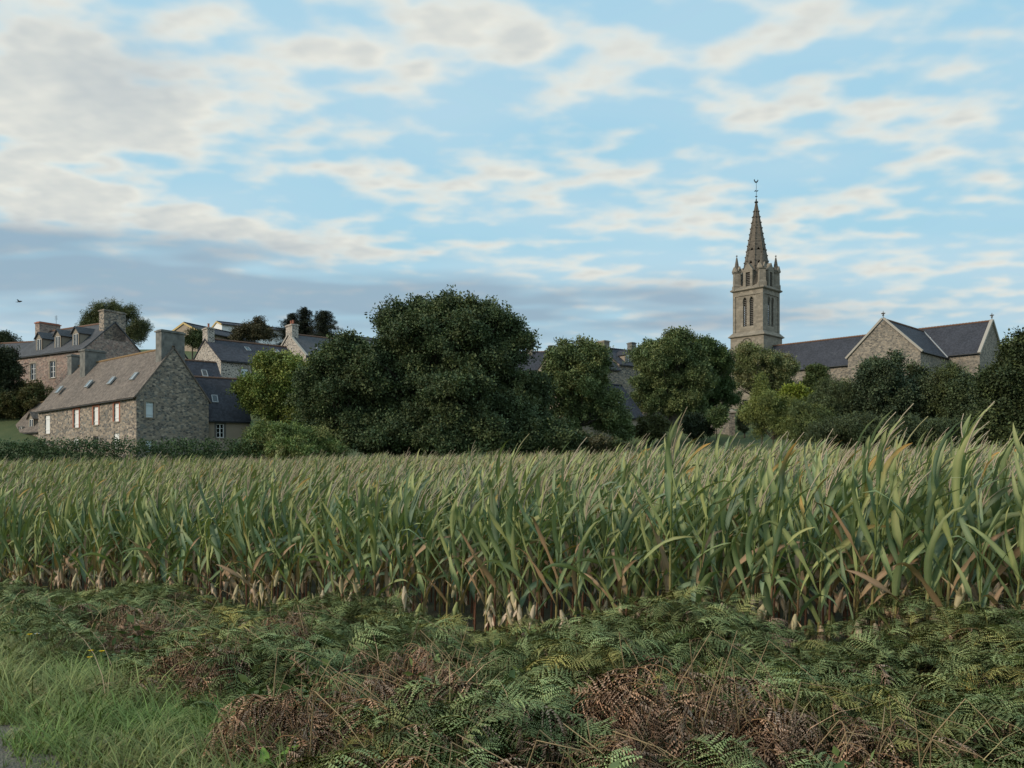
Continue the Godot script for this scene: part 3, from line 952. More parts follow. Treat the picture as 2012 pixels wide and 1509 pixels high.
func grow_maize(sd: int, wild: bool) -> Dictionary:
	# one plant with all its parts, standing on y = 0
	var r := RandomNumberGenerator.new(); r.seed = sd
	var out := {"leaf": [], "ear": []}
	var hgt := r.randf_range(1.68, 2.04)
	var lean := Vector3(r.randf_range(0.02, 0.12), 0, r.randf_range(-0.05, 0.05))
	var sb := MB.new()
	var pts := PackedVector3Array(); var rad := PackedFloat32Array()
	var red := Color(0.20, 0.10, 0.065); var straw := Color(0.26, 0.22, 0.09); var green := Color(0.13, 0.17, 0.05)
	var low := red if r.randf() < 0.55 else straw
	var nodes := 11
	var spine := func(t: float) -> Vector3: return Vector3(lean.x * hgt * t * t, hgt * t, lean.z * hgt * t)
	for i in nodes:
		var t0 := float(i) / nodes; var t1 := float(i + 1) / nodes
		sb.col = low.lerp(green, ss(0.25, 0.7, t0))
		var k := lerpf(0.0165, 0.007, t0)
		sb.tube(PackedVector3Array([spine.call(t0), spine.call(t0 + 0.008), spine.call(t1)]), PackedFloat32Array([k * 1.35, k, k * 0.93]), 6, false)
	out.stalk = sb.mesh(M.maize)
	var az := r.randf() * TAU
	for i in 10:
		var t := lerpf(0.30, 0.97, i / 9.0)
		az += PI + r.randfn() * 0.5
		var mb := MB.new()
		var blue := Color(0.12, 0.185, 0.118); var mid := Color(0.152, 0.222, 0.098); var lime := Color(0.235, 0.278, 0.105)
		var pick := r.randf()
		var c0 := blue.lerp(mid, r.randf()) if pick < 0.4 else mid.lerp(lime, r.randf())
		var g := r.randf_range(0.82, 1.2)
		c0 = Color(c0.r * g, c0.g * g, c0.b * g)
		var c1 := Color(0.27, 0.27, 0.12, 0.5)
		var roll := r.randf()
		if roll < 0.04:
			c1 = Color(0.36, 0.22, 0.06, 1.0)
		elif roll < 0.4 and t < 0.45:
			c0 = Color(0.24, 0.18, 0.10); c1 = Color(0.28, 0.20, 0.12, 1.0)
		elif roll > 0.6:
			c1.a = 0.15
		var lift := lerpf(0.85, 1.36, t) + r.randfn() * 0.16
		var len_ := lerpf(0.72, 0.98, sin(t * PI * 0.8)) * r.randf_range(0.85, 1.15)
		if t > 0.8:
			len_ *= lerpf(0.88, 0.45, (t - 0.8) / 0.2)
		var dr := lerpf(0.9, 0.2, t) * r.randf_range(0.4, 1.4)
		leaf_blade(mb, spine.call(t), az, lift, len_, r.randf_range(0.055, 0.092) * lerpf(1.1, 0.85, t), lerpf(0.15, 0.55, t), r, c0, c1, dr)
		out.leaf.append(mb.mesh(M.maize))
	# tassel: a spike and a few side branches, bent over by the wind
	var tb := MB.new()
	var top: Vector3 = spine.call(1.0)
	var tc := Color(0.46, 0.39, 0.29) if r.randf() < 0.7 else Color(0.34, 0.32, 0.18)
	tb.col = tc
	var tall := r.randf_range(0.40, 0.66)
	for k in 1 + r.randi_range(1, 4):
		var len_ := tall if k == 0 else tall * r.randf_range(0.4, 0.7)
		var dir := Vector3(0.25 + r.randfn() * 0.12, 1.0, r.randfn() * 0.1) if k == 0 else Vector3(0.3 + r.randfn() * 0.22, 0.95, r.randfn() * 0.25)
		var p := top + Vector3(0, 0.0 if k == 0 else 0.03 * k, 0)
		var q := PackedVector3Array(); var rr := PackedFloat32Array()
		for s in 6:
			q.append(p)
			rr.append(lerpf(0.0085, 0.0035, s / 5.0) * (1.0 if k == 0 else 0.75) * (1.0 + 0.3 * (s & 1)))
			p += dir.normalized() * len_ / 5.0
			dir += Vector3(0.08 + r.randf() * 0.1, -0.05, 0)
		tb.tube(q, rr, 4, false)
	out.tassel = tb.mesh(M.maize)
	var ears := 1 if r.randf() < 0.4 else 2
	for k in ears:
		var eb := MB.new()
		var t := r.randf_range(0.26, 0.44) - 0.07 * k
		var e: Vector3 = spine.call(t)
		var ea := r.randf_range(-0.6, 3.7)
		var down := r.randf() < 0.7
		var dir := Vector3(cos(ea) * 0.35, -1.0 if down else 1.0, sin(ea) * 0.35).normalized()
		var husk: Color = [Color(0.50, 0.42, 0.30), Color(0.46, 0.40, 0.24), Color(0.28, 0.31, 0.12), Color(0.40, 0.30, 0.20)][r.randi_range(0, 3)]
		var len_ := r.randf_range(0.24, 0.33)
		var off := Vector3(cos(ea), 0, sin(ea)) * 0.06
		var q := PackedVector3Array(); var rr := PackedFloat32Array()
		var prof := [0.013, 0.028, 0.036, 0.034, 0.025, 0.012, 0.002]
		for s in 7:
			q.append(e + off + dir * len_ * s / 6.0)
			rr.append(prof[s])
		eb.col = husk
		eb.tube(q, rr, 8, true)
		for s in 4:   # loose papery husk leaves
			leaf_blade(eb, e + off + dir * len_ * r.randf_range(0.1, 0.5), ea + s * 1.6, 0.9 if not down else -0.9, r.randf_range(0.12, 0.22), 0.05, 0.1, r, husk * r.randf_range(0.8, 1.15), Color(0.42, 0.33, 0.22, 0.6), 1.2 if down else 0.3, 4)
		out.ear.append(eb.mesh(M.maize))
	return out

func merged(parts: Dictionary) -> ArrayMesh:
	var st := SurfaceTool.new()
	var list := [parts.stalk, parts.tassel]
	list.append_array(parts.leaf); list.append_array(parts.ear)
	for m in list:
		st.append_from(m, 0, Transform3D.IDENTITY)
	var res := st.commit()
	res.surface_set_material(0, M.maize)
	return res

const ORD := ["th", "st", "nd", "rd"]
func nth(n: int) -> String:
	var s: String = ORD[n % 10] if n % 10 < 4 and (n / 10) % 10 != 1 else "th"
	return str(n) + s

func plant_maize() -> void:
	var kinds := []
	for k in 22:
		kinds.append(grow_maize(101 + k, false))
	var protos := []
	var meshes := []
	for k in kinds.size():
		meshes.append(merged(kinds[k]))
	var r := RandomNumberGenerator.new(); r.seed = 77
	var xf := []; var cols := []
	for k in kinds.size():
		xf.append([]); cols.append(PackedColorArray())
	var singles := 0
	var row_names := ["front row", "second row", "third row", "fourth row"]
	var made := 0
	for row in 90:
		var s := row * 0.75
		var inrow := []
		var t := -75.0
		while t < 75.0:
			t += 0.25 * r.randf_range(0.6, 1.5)
			var g := E0 + EU * t + EN * (s + r.randfn() * 0.05)
			var d := -g.y
			if d < 3.0 or d > 66.5 + 2.0 * noise.get_noise_2d(g.x * 3.0, 4.0):
				continue
			if absf(g.x) > 0.575 * d + 7.0:
				continue
			if r.randf() < 0.05:
				continue
			inrow.append(g)
		var seen := 0
		for g: Vector2 in inrow:
			var d := -g.y
			var k := r.randi_range(0, kinds.size() - 1)
			var turn := r.randfn() * 0.55
			var sc := r.randf_range(0.90, 1.12) * (1.0 + 0.05 * noise.get_noise_2d(g.x * 5.0, g.y * 5.0))
			sc *= 1.0 + 0.02 * ss(0.5, 4.5, g.x) * (1.0 - ss(10.0, 20.0, d))
			if r.randf() < 0.05:
				sc *= 1.1
			var pos := Vector3(g.x, gy(g.x, g.y) - 0.02, g.y)
			var b := Basis(Vector3.UP, turn).scaled(Vector3.ONE * sc)
			var inside := absf(g.x) < 0.575 * d + 0.1
			if row < 4 and inside and made < 300:
				seen += 1
				made += 1
				var e: int = kinds[k].ear.size()
				var ears: String = ["no ear showing", "one hanging ear", "two hanging ears"][e]
				var o := thing("maize_plant", "maize plant with %s, %s from the left in the %s" % [ears, nth(seen), row_names[row]], "plant", pos, "maize plants along the edge of the field")
				o.basis = b
				part_mesh(kinds[k].stalk, "stalk", o); part_mesh(kinds[k].tassel, "tassel", o)
				for m in kinds[k].leaf:
					part_mesh(m, "leaf", o)
				for m in kinds[k].ear:
					part_mesh(m, "ear", o)
			else:
				xf[k].append(Transform3D(b, pos))
				var w := r.randf_range(0.85, 1.15)
				var dry := ss(0.15, 0.6, noise.get_noise_2d(g.x * 2.2, g.y * 2.2)) * 0.5 + ss(20.0, 60.0, d) * 0.0
				cols[k].append(Color(w * (1.0 + 0.5 * dry), w * (1.0 + 0.12 * dry), w * (1.0 + 0.3 * dry)))
	var field := Node3D.new()
	field.name = "maize_crop"
	add_child(field)
	field.set_meta("kind", "stuff"); field.set_meta("label", "dense standing maize crop filling the field behind the first rows"); field.set_meta("category", "crop")
	for k in kinds.size():
		scatter("maize_crop_rows", meshes[k], xf[k], cols[k], field, true)
	print("maize singles ", made)

# ------------------------------------------------------------------ bracken, grass, small plants
func frond_mesh(sd: int, length: float, dead: bool) -> ArrayMesh:
	var r := RandomNumberGenerator.new(); r.seed = sd
	var mb := MB.new()
	var n := 14
	var green := Color(0.20, 0.285, 0.12); var pale := Color(0.36, 0.40, 0.19)
	var brown := Color(0.31, 0.19, 0.13); var grey := Color(0.42, 0.31, 0.235)
	var c0 := brown if dead else green
	var c1 := grey if dead else pale
	var dir := Vector3(0.55, 0.9, 0).normalized()
	var p := Vector3.ZERO
	var pts := PackedVector3Array(); var dirs := []
	for i in 11:
		pts.append(p); dirs.append(dir)
		p += dir * length / 10.0
		dir = (dir + Vector3(0.10, -0.22 if not dead else -0.34, r.randfn() * 0.05)).normalized()
	var rr := PackedFloat32Array()
	for i in 11:
		rr.append(lerpf(0.004, 0.001, i / 10.0))
	mb.col = (Color(0.17, 0.17, 0.06) if not dead else Color(0.20, 0.13, 0.07))
	mb.tube(pts, rr, 4, false)
	for i in n:
		var t := lerpf(0.22, 0.99, float(i) / n)
		var f := t * 10.0
		var k := mini(int(f), 9)
		var o := pts[k].lerp(pts[k + 1], f - k)
		var dd: Vector3 = dirs[k]
		var span := length * 0.40 * sin(clampf((1.06 - t) * 1.9, 0.0, PI * 0.5)) * (0.55 + 0.45 * ss(0.2, 0.42, t))
		for s in [-1.0, 1.0]:
			var side := Vector3(0, 0, s)
			if r.randf() < (0.07 if not dead else 0.22):
				continue
			var pd := (side * 0.92 + dd * r.randf_range(0.2, 0.62) + Vector3(r.randfn() * 0.08, r.randf_range(-0.3, 0.24), 0)).normalized()
			if dead:
				pd = (pd + Vector3(r.randfn() * 0.6, -r.randf() * 1.1, r.randfn() * 0.5)).normalized()
			var q := o
			var m := 9
			var along := dd
			var reach := r.randf_range(0.72, 1.12)
			for j in m:
				var u := float(j) / m
				var ps := span * reach / m
				var pl := (length * (0.045 if not dead else 0.032) * (1.0 - u * 0.75) * (0.6 + 0.4 * ss(0.2, 0.35, t)) + 0.004) * r.randf_range(0.8, 1.2)
				var nn: Vector3 = pd.cross(along).normalized() * (-s)
				var cc := c0.lerp(c1, r.randf() * 0.8)
				for w in [-1.0, 1.0]:
					var tip: Vector3 = q + (along * w * 0.93 + pd * 0.45).normalized() * pl - Vector3(0, pl * (r.randf_range(0.0, 0.55) if not dead else r.randf_range(0.1, 1.1)), 0)
					var a := mb.vert(q, nn, Vector2.ZERO, cc)
					var b := mb.vert(q + pd * ps * 0.6, nn, Vector2.ZERO, cc)
					var c := mb.vert(tip + pd * ps * 0.12, nn, Vector2.ZERO, cc)
					var d := mb.vert(tip - pd * ps * 0.1, nn, Vector2.ZERO, cc)
					mb.tri_ix(a, b, c); mb.tri_ix(a, c, d)
				q += pd * ps
				pd = (pd + Vector3(r.randfn() * 0.03, -0.05 if not dead else -0.16, r.randfn() * 0.03)).normalized()
	return mb.mesh(M.fern if not dead else M.dry)

func frond_place(r: RandomNumberGenerator, x: float, z: float, up: float, lo: float, hi: float) -> Transform3D:
	var b := Basis.from_euler(Vector3(r.randfn() * 0.3, r.randf() * TAU, r.randfn() * 0.3)).scaled(Vector3.ONE * r.randf_range(lo, hi))
	return Transform3D(b, Vector3(x, gy(x, z) + up, z))

const HEAPS := [
	[0.98, -5.3, 0.62, 0.5, 0.72, "largest heap of collapsed brown bracken, its fronds arching, low in the picture"],
	[1.75, -5.1, 0.58, 0.45, 0.52, "greyish brown heap of dead bracken beside the largest heap, towards the corner"],
	[-1.15, -5.5, 0.50, 0.48, 0.50, "wide flattened heap of grey-brown dead bracken stems next to the grass verge"],
	[-4.0, -9.6, 0.5, 0.45, 0.60, "small russet heap of dead bracken near the left, below the maize ears"],
	[-2.6, -9.9, 0.28, 0.28, 0.62, "tiny russet tuft of dead bracken at the foot of the maize"],
	[-2.55, -7.3, 0.3, 0.4, 0.50, "russet patch of dying bracken just above the grass verge"],
	[-0.95, -7.3, 0.45, 0.32, 0.60, "rust-red strip of dead bracken in the middle of the thicket"],
	[0.30, -4.75, 0.35, 0.24, 0.42, "narrow brown drift of dead bracken left of the largest heap"],
	[-0.32, -4.05, 0.22, 0.2, 0.42, "yellow-brown dying bracken clump at the bottom edge of the picture"]]

func grow_bracken() -> void:
	var live := []; var dead := []
	for k in 5:
		live.append(frond_mesh(300 + k, 0.8, false))
	for k in 4:
		dead.append(frond_mesh(340 + k, 0.7, true))
	var r := RandomNumberGenerator.new(); r.seed = 31
	var xf := [[], [], [], [], []]
	var cols := [PackedColorArray(), PackedColorArray(), PackedColorArray(), PackedColorArray(), PackedColorArray()]
	var dxf := [[], []]; var dcols := [PackedColorArray(), PackedColorArray()]
	var tries := 0
	while tries < 90000:
		tries += 1
		var x := r.randf_range(-15.0, 9.0); var z := r.randf_range(-23.0, -1.7)
		if absf(x) > 0.6 * -z + 2.2:
			continue
		var f := into_field(x, z); var v := past_verge(x, z)
		if f > 0.25 or v < 0.0 + 0.5 * noise.get_noise_2d(x * 30.0, z * 30.0) or z > -2.1:
			continue
		var inheap := false
		for hp in HEAPS:
			if pow((x - hp[0]) / hp[2], 2) + pow((z - hp[1] - 0.2) / (hp[3] + 0.2), 2) < 1.0:
				inheap = true
		if inheap and r.randf() < 0.95:
			continue
		if -z > 9.0 and r.randf() < 0.25:
			continue
		var patch := noise.get_noise_2d(x * 22.0 + 90.0, z * 22.0)
		var rise := 0.22 + 0.5 * noise.get_noise_2d(x * 16.0, z * 16.0) - 0.1 * ss(0.6, -0.2, v) + (0.06 + 0.30 * ss(-1.5, 3.0, x)) * ss(-4.5, -0.8, f)
		var k := r.randi_range(0, 4)
		var size_hi := 0.66
		var g := r.randf_range(0.6, 1.45)
		var yel := ss(0.1, 0.5, patch) * r.randf()
		if r.randf() < 0.07 + 0.16 * yel:
			var j := k & 1
			dxf[j].append(frond_place(r, x, z, rise - 0.06, 0.45, 0.8))
			dcols[j].append(Color(g, g, g))
			continue
		xf[k].append(frond_place(r, x, z, rise + r.randf_range(-0.26, 0.06), 0.30, size_hi))
		cols[k].append(Color(g * (1.0 + 0.75 * yel), g * (1.0 + 0.20 * yel), g * (1.0 - 0.15 * yel)))
	var wx := []; var wc := PackedColorArray()
	for k in 2600:
		var x := r.randf_range(-15.0, 8.0); var z := r.randf_range(-21.0, -2.3)
		if absf(x) > 0.6 * -z + 1.5 or into_field(x, z) > 0.3 or past_verge(x, z) < -0.5:
			continue
		if noise.get_noise_2d(x * 18.0 - 40.0, z * 18.0) < 0.05:
			continue
		wx.append(Transform3D(Basis.from_euler(Vector3(r.randfn() * 0.3, r.randf() * TAU, r.randfn() * 0.3)).scaled(Vector3.ONE * r.randf_range(0.25, 0.5)), Vector3(x, gy(x, z) + r.randf_range(0.1, 0.42), z)))
		var g := r.randf_range(0.7, 1.4)
		wc.append(Color(0.12 * g, 0.17 * g, 0.06 * g))
	var root := Node3D.new()
	root.name = "bracken_thicket"
	add_child(root)
	root.set_meta("kind", "stuff"); root.set_meta("label", "tangled green bracken thicket between grass verge and maize"); root.set_meta("category", "bracken")
	scatter("weeds", M.sprig, wx, wc, root, true)
	for k in 5:
		scatter("bracken_fronds", live[k], xf[k], cols[k], root, true)
	for k in 2:
		scatter("bracken_fronds", dead[k], dxf[k], dcols[k], root, true)
	for hp in HEAPS:   # each collapsed heap: dead fronds hanging over one another, and bent bare stems
		var base := Vector3(hp[0], gy(hp[0], hp[1]), hp[1])
		var o := thing("dead_bracken_heap", hp[5], "bracken", base, "heaps of dead bracken")
		var hx := []; var hc := PackedColorArray()
		var n := int(420.0 * hp[2] * hp[3]) + 60
		for k in n:
			var a := r.randf() * TAU; var q := sqrt(r.randf())
			var dx: float = cos(a) * q * hp[2]; var dz: float = sin(a) * q * hp[3]
			var y: float = hp[4] * (1.0 - q * q * 0.6) * r.randf_range(0.3, 1.0)
			var b := Basis.from_euler(Vector3(r.randfn() * 0.5, a * -1.0 + r.randfn() * 0.8, -0.5 + r.randfn() * 0.4)).scaled(Vector3.ONE * r.randf_range(0.45, 0.85))
			hx.append(Transform3D(b, Vector3(dx, y, dz)))
			var g := r.randf_range(0.7, 1.5)
			var red := r.randf()
			hc.append(Color(g * (1.0 + 0.15 * red), g, g * (1.0 - 0.15 * red)))
		scatter("fronds", dead[r.randi_range(0, 3)], hx, hc, o, true)
		var sb := MB.new()
		for k in int(14 + 40 * hp[2] * hp[3]):
			var s := Vector3(r.randf_range(-1, 1) * hp[2], 0.0, r.randf_range(-1, 1) * hp[3])
			var e := s + Vector3(r.randf_range(-0.2, 0.7) * hp[2], hp[4] * r.randf_range(0.7, 1.3), r.randfn() * 0.2)
			var f := e + Vector3(r.randf_range(0.1, 0.5), -hp[4] * r.randf_range(0.2, 0.8), r.randfn() * 0.2)
			sb.col = Color(0.27, 0.2, 0.11) * r.randf_range(0.6, 1.25)
			sb.tube(PackedVector3Array([s, s.lerp(e, 0.6) + Vector3(0, 0.05, 0), e, e.lerp(f, 0.5) + Vector3(0, 0.03, 0), f]), PackedFloat32Array([0.004, 0.0038, 0.003, 0.0025, 0.0015]), 5, false)
		part(sb, "stems", M.dry, o)
	# a few fronds that stand clear of the thicket
	var solo := [[-0.62, -4.5, 0.5, 0.9, "green bracken frond fanned out beside the flattened grey-brown heap"], [0.05, -4.9, 0.45, 0.9, "green bracken frond arching left of the narrow brown drift"], [2.15, -6.3, 0.5, 1.1, "tall bracken frond standing against the maize right of the largest heap"],
		[1.45, -5.6, 0.5, 1.0, "yellowing bracken frond rising behind the largest brown heap"], [-1.6, -8.6, 0.4, 1.0, "bushy bracken frond at the foot of the maize left of the middle"], [0.75, -6.6, 0.4, 1.0, "pale green bracken frond leaning against the maize in the middle"]]
	for s in solo:
		var o := thing("bracken_frond", s[4], "bracken", Vector3(s[0], gy(s[0], s[1]), s[1]), "bracken fronds standing clear")
		var f := part_mesh(live[r.randi_range(0, 4)], "frond", o)
		var tint := StandardMaterial3D.new()
		f.basis = Basis.from_euler(Vector3(r.randfn() * 0.2, r.randf() * TAU, r.randfn() * 0.2)).scaled(Vector3.ONE * s[3])
		f.position.y = s[2] * 0.6
		var sb := MB.new()
		sb.col = Color(0.17, 0.16, 0.06)
		sb.tube(PackedVector3Array([Vector3(0.02, -0.05, 0.01), Vector3(0.01, s[2] * 0.3, 0), Vector3(0, s[2] * 0.6, 0)]), PackedFloat32Array([0.006, 0.005, 0.004]), 5, false)
		part(sb, "stem", M.fern, o)

func tuft_mesh(sd: int, blades: int, hgt: float) -> ArrayMesh:
	var r := RandomNumberGenerator.new(); r.seed = sd
	var mb := MB.new()
	for k in blades:
		var a := r.randf() * TAU
		var p := Vector3(r.randfn() * 0.03, 0, r.randfn() * 0.03)
		var dir := Vector3(cos(a) * 0.35 + 0.12, 1.0, sin(a) * 0.35).normalized()
		var len_ := hgt * r.randf_range(0.5, 1.2)
		var side := Vector3(-sin(a), 0, cos(a))
		var w := r.randf_range(0.003, 0.0075)
		var c0 := Color(0.165, 0.225, 0.08).lerp(Color(0.36, 0.32, 0.17), 1.0 if r.randf() < 0.2 else r.randf() * 0.3)
		var prev := -1
		for i in 5:
			var t := i / 4.0
			var ww := w * (1.0 - t * 0.9)
			var nn := side.cross(dir).normalized()
			var i0 := mb.vert(p - side * ww, nn, Vector2.ZERO, c0); mb.vert(p + side * ww, nn, Vector2.ZERO, c0)
			if prev >= 0:
				mb.tri_ix(prev, prev + 1, i0 + 1); mb.tri_ix(prev, i0 + 1, i0)
			prev = i0
			p += dir * len_ / 4.0
			dir = (dir + Vector3(cos(a) * 0.28 + 0.1, -0.25, sin(a) * 0.28)).normalized()
	return mb.mesh(M.fern)

func grow_grass() -> void:
	var r := RandomNumberGenerator.new(); r.seed = 51
	var tufts := []
	for k in 4:
		tufts.append(tuft_mesh(400 + k, 15, [0.22, 0.3, 0.36, 0.3][k]))
	var root := Node3D.new()
	root.name = "verge_grass"
	add_child(root)
	root.set_meta("kind", "stuff"); root.set_meta("label", "long fresh green grass on the verge in the lower left corner"); root.set_meta("category", "grass")
	var xf := [[], [], [], []]
	var cols := [PackedColorArray(), PackedColorArray(), PackedColorArray(), PackedColorArray()]
	var n := 0
	while n < 42000:
		var x := r.randf_range(-11.0, 1.5); var z := r.randf_range(-15.0, -2.2)
		n += 1
		var v := past_verge(x, z)
		if v > 0.45 + 0.5 * noise.get_noise_2d(x * 25.0, z * 25.0) or v < -3.6 or absf(x) > 0.6 * -z + 1.5:
			continue
		var bare := ss(-0.85, -1.15, v + 0.35 * noise.get_noise_2d(x * 30.0, z * 30.0))
		if r.randf() < bare * 0.93:
			continue
		var k := r.randi_range(0, 3)
		var pt := 0.5 + 0.5 * noise.get_noise_2d(x * 16.0, z * 16.0)
		var s := r.randf_range(0.6, 1.2) * lerpf(1.0, 0.45, bare) * (0.7 + 0.6 * pt)
		xf[k].append(Transform3D(Basis(Vector3.UP, r.randfn() * 0.9).scaled(Vector3(s, s, s)), Vector3(x, gy(x, z) - 0.01, z)))
		var g := r.randf_range(0.65, 1.4)
		cols[k].append(Color(g * lerpf(0.75, 1.4, pt), g * lerpf(1.05, 1.0, pt), g * lerpf(0.75, 1.2, pt)))
	for k in 4:
		scatter("grass_tufts", tufts[k], xf[k], cols[k], root, true)
	# thin seed stalks among the bracken
	var fx := []; var fc := PackedColorArray()
	var tall := tuft_mesh(470, 5, 0.62)
	for k in 500:
		var x := r.randf_range(-11.0, 6.0); var z := r.randf_range(-15.0, -3.0)
		var v := past_verge(x, z)
		if v < -0.5 or into_field(x, z) > -0.3 or r.randf() < ss(0.6, 4.0, v) * 0.8:
			continue
		fx.append(Transform3D(Basis(Vector3.UP, r.randf() * TAU), Vector3(x, gy(x, z) + 0.1, z)))
		fc.append(Color(2.1, 1.5, 1.8) * r.randf_range(0.7, 1.1))
	scatter("dry_grass_stalks", tall, fx, fc, root, true)

func flower(at_: Vector3, hgt: float, petal: Color, label: String) -> void:
	var o := thing("wild_flower", label, "flower", at_, "wild flowers on the verge")
	var sb := MB.new(); sb.col = Color(0.09, 0.13, 0.04)
	sb.tube(PackedVector3Array([Vector3(0, -0.03, 0), Vector3(0.02, hgt * 0.5, 0.01), Vector3(0.0, hgt, 0)]), PackedFloat32Array([0.004, 0.003, 0.003]), 5)
	part(sb, "stem", M.fern, o)
	for k in 3:
		var lb := MB.new()
		var r := RandomNumberGenerator.new(); r.seed = k
		leaf_blade(lb, Vector3(0, hgt * (0.2 + 0.2 * k), 0), k * 2.1, 0.6, 0.12, 0.025, 0.0, r, Color(0.08, 0.13, 0.04), Color(0.08, 0.13, 0.04), 0.6, 4)
		part(lb, "leaf", M.fern, o)
	var pb := MB.new(); pb.col = petal
	for k in 11:
		var a := TAU * k / 11.0
		var d := Vector3(cos(a), 0.25, sin(a)).normalized(); var s := Vector3(-sin(a), 0, cos(a))
		var c := Vector3(0, hgt, 0)
		pb.flat([c, c + d * 0.02 + s * 0.006, c + d * 0.032, c + d * 0.02 - s * 0.006], Vector3.UP)
	part(pb, "petals", M.fern, o)
	var db := MB.new(); db.col = Color(0.5, 0.3, 0.02)
	db.lathe(Vector3(0, hgt - 0.005, 0), [[0.006, 0.0], [0.010, 0.008], [0.006, 0.013], [0.0, 0.014]], 8)
	part(db, "flower_head", M.fern, o)

func broad_weed(x: float, z: float) -> void:
	var o := thing("broad_leaved_weed", "bright green weed with broad pointed leaves at the bottom edge of the picture", "weed", Vector3(x, gy(x, z), z))
	var r := RandomNumberGenerator.new(); r.seed = 8
	for k in 9:
		var lb := MB.new()
		leaf_blade(lb, Vector3(r.randfn() * 0.02, 0.02 * k, r.randfn() * 0.02), k * 2.4, 0.9 - 0.03 * k, r.randf_range(0.12, 0.2), r.randf_range(0.045, 0.06), 0.05, r, Color(0.11, 0.21, 0.045), Color(0.13, 0.22, 0.05, 0.5), 0.7, 7)
		part(lb, "leaf", M.fern, o)
	var sb := MB.new(); sb.col = Color(0.1, 0.16, 0.05)
	sb.tube(PackedVector3Array([Vector3(0, -0.05, 0), Vector3(0, 0.2, 0)]), PackedFloat32Array([0.008, 0.005]), 6)
	part(sb, "stem", M.fern, o)

func dry_stalks(x: float, z: float) -> void:
	var o := thing("dry_stalk_bundle", "pale dry upright stalks at the edge between grass and dead bracken", "dry stalks", Vector3(x, gy(x, z), z))
	var r := RandomNumberGenerator.new(); r.seed = 18
	for k in 16:
		var sb := MB.new(); sb.col = Color(0.34, 0.28, 0.17) * r.randf_range(0.6, 1.1)
		var p := Vector3(r.randfn() * 0.09, -0.02, r.randfn() * 0.09)
		var q := p + Vector3(r.randfn() * 0.08 + 0.05, r.randf_range(0.2, 0.42), r.randfn() * 0.08)
		sb.tube(PackedVector3Array([p, p.lerp(q, 0.5) + Vector3(r.randfn() * 0.02, 0, 0), q]), PackedFloat32Array([0.005, 0.004, 0.0025]), 5)
		part(sb, "stalk", M.dry, o)

func bird() -> void:
	var o := thing("bird", "small dark bird flying in the grey sky above the pinkish house", "bird", at(38, 593, 75.0))
	var mb := MB.new()
	mb.tube(PackedVector3Array([Vector3(-0.2, -0.02, 0), Vector3(-0.1, 0, 0), Vector3(0.02, 0.01, 0), Vector3(0.14, 0.03, 0), Vector3(0.2, 0.045, 0), Vector3(0.25, 0.04, 0)]), PackedFloat32Array([0.03, 0.035, 0.06, 0.045, 0.035, 0.006]), 8)
	mb.flat([Vector3(-0.32, -0.02, 0.06), Vector3(-0.32, -0.02, -0.06), Vector3(-0.12, 0, -0.02), Vector3(-0.12, 0, 0.02)], Vector3.UP)
	for s in [-1.0, 1.0]:
		mb.flat([Vector3(0.06, 0.03, s * 0.03), Vector3(-0.08, 0.03, s * 0.03), Vector3(-0.1, 0.14, s * 0.24), Vector3(0.02, 0.15, s * 0.24)], Vector3.UP)
		mb.flat([Vector3(0.02, 0.15, s * 0.24), Vector3(-0.1, 0.14, s * 0.24), Vector3(-0.16, 0.08, s * 0.5)], Vector3.UP)
	part(mb, "body", M.dark, o)

# ------------------------------------------------------------------ church
# local axes: x along the nave away from the tower, y up, z towards the lane; the tower stands on the origin
func lancet(o: Node3D, mb: MB, bas: Basis, face: float, cx: float, y0: float, y1: float, w: float, deep: float) -> void:
	# spandrels of the pointed head, stone frame, sloping boards and the dark behind them
	var sp := y1 - w * 1.1
	for s in [-1.0, 1.0]:
		var corner := Vector3(cx + s * w / 2, y1, face)
		var prev := Vector3(cx + s * w / 2, sp, face)
		for k in 5:
			var t := (k + 1) / 5.0
			var q := Vector3(cx + s * w / 2 * (1.0 - pow(t, 1.7)), sp + (y1 - sp) * sin(t * PI / 2), face)
			mb.flat([bas * corner, bas * prev, bas * q], bas * Vector3.BACK)
			var inn := Vector3(0, 0, -deep)
			mb.quad(bas * prev, bas * q, bas * (q + inn), bas * (prev + inn), bas * Vector3(-s, -0.5, 0))
			prev = q
	var lb := MB.new()
	var n := int((y1 - y0) / 0.34)
	for k in n:
		var y := lerpf(y0 + 0.1, y1 - 0.45, float(k) / (n - 1))
		var tilt := bas * Basis(Vector3.RIGHT, 0.7)
		lb.box(Vector3(-w / 2 + 0.01, -0.025, -0.16), Vector3(w / 2 - 0.01, 0.025, 0.16), tilt, bas * Vector3(cx, y, face - deep * 0.62))
	var win := part(lb, "louvred_window", M.louvre, o)
	var fb := MB.new()   # hood mould
	for s in [-1.0, 1.0]:
		var pts := PackedVector3Array([bas * Vector3(cx + s * (w / 2 + 0.07), sp - 0.1, face + 0.02)])
		for k in 5:
			var t := (k + 1) / 5.0
			pts.append(bas * Vector3(cx + s * (w / 2 + 0.07) * (1.0 - pow(t, 1.7)), sp + (y1 + 0.1 - sp) * sin(t * PI / 2), face + 0.02))
		var rr := PackedFloat32Array(); rr.resize(6); rr.fill(0.06)
		fb.tube(pts, rr, 5, false)
	part(fb, "hood_mould", M.ashlar, win)

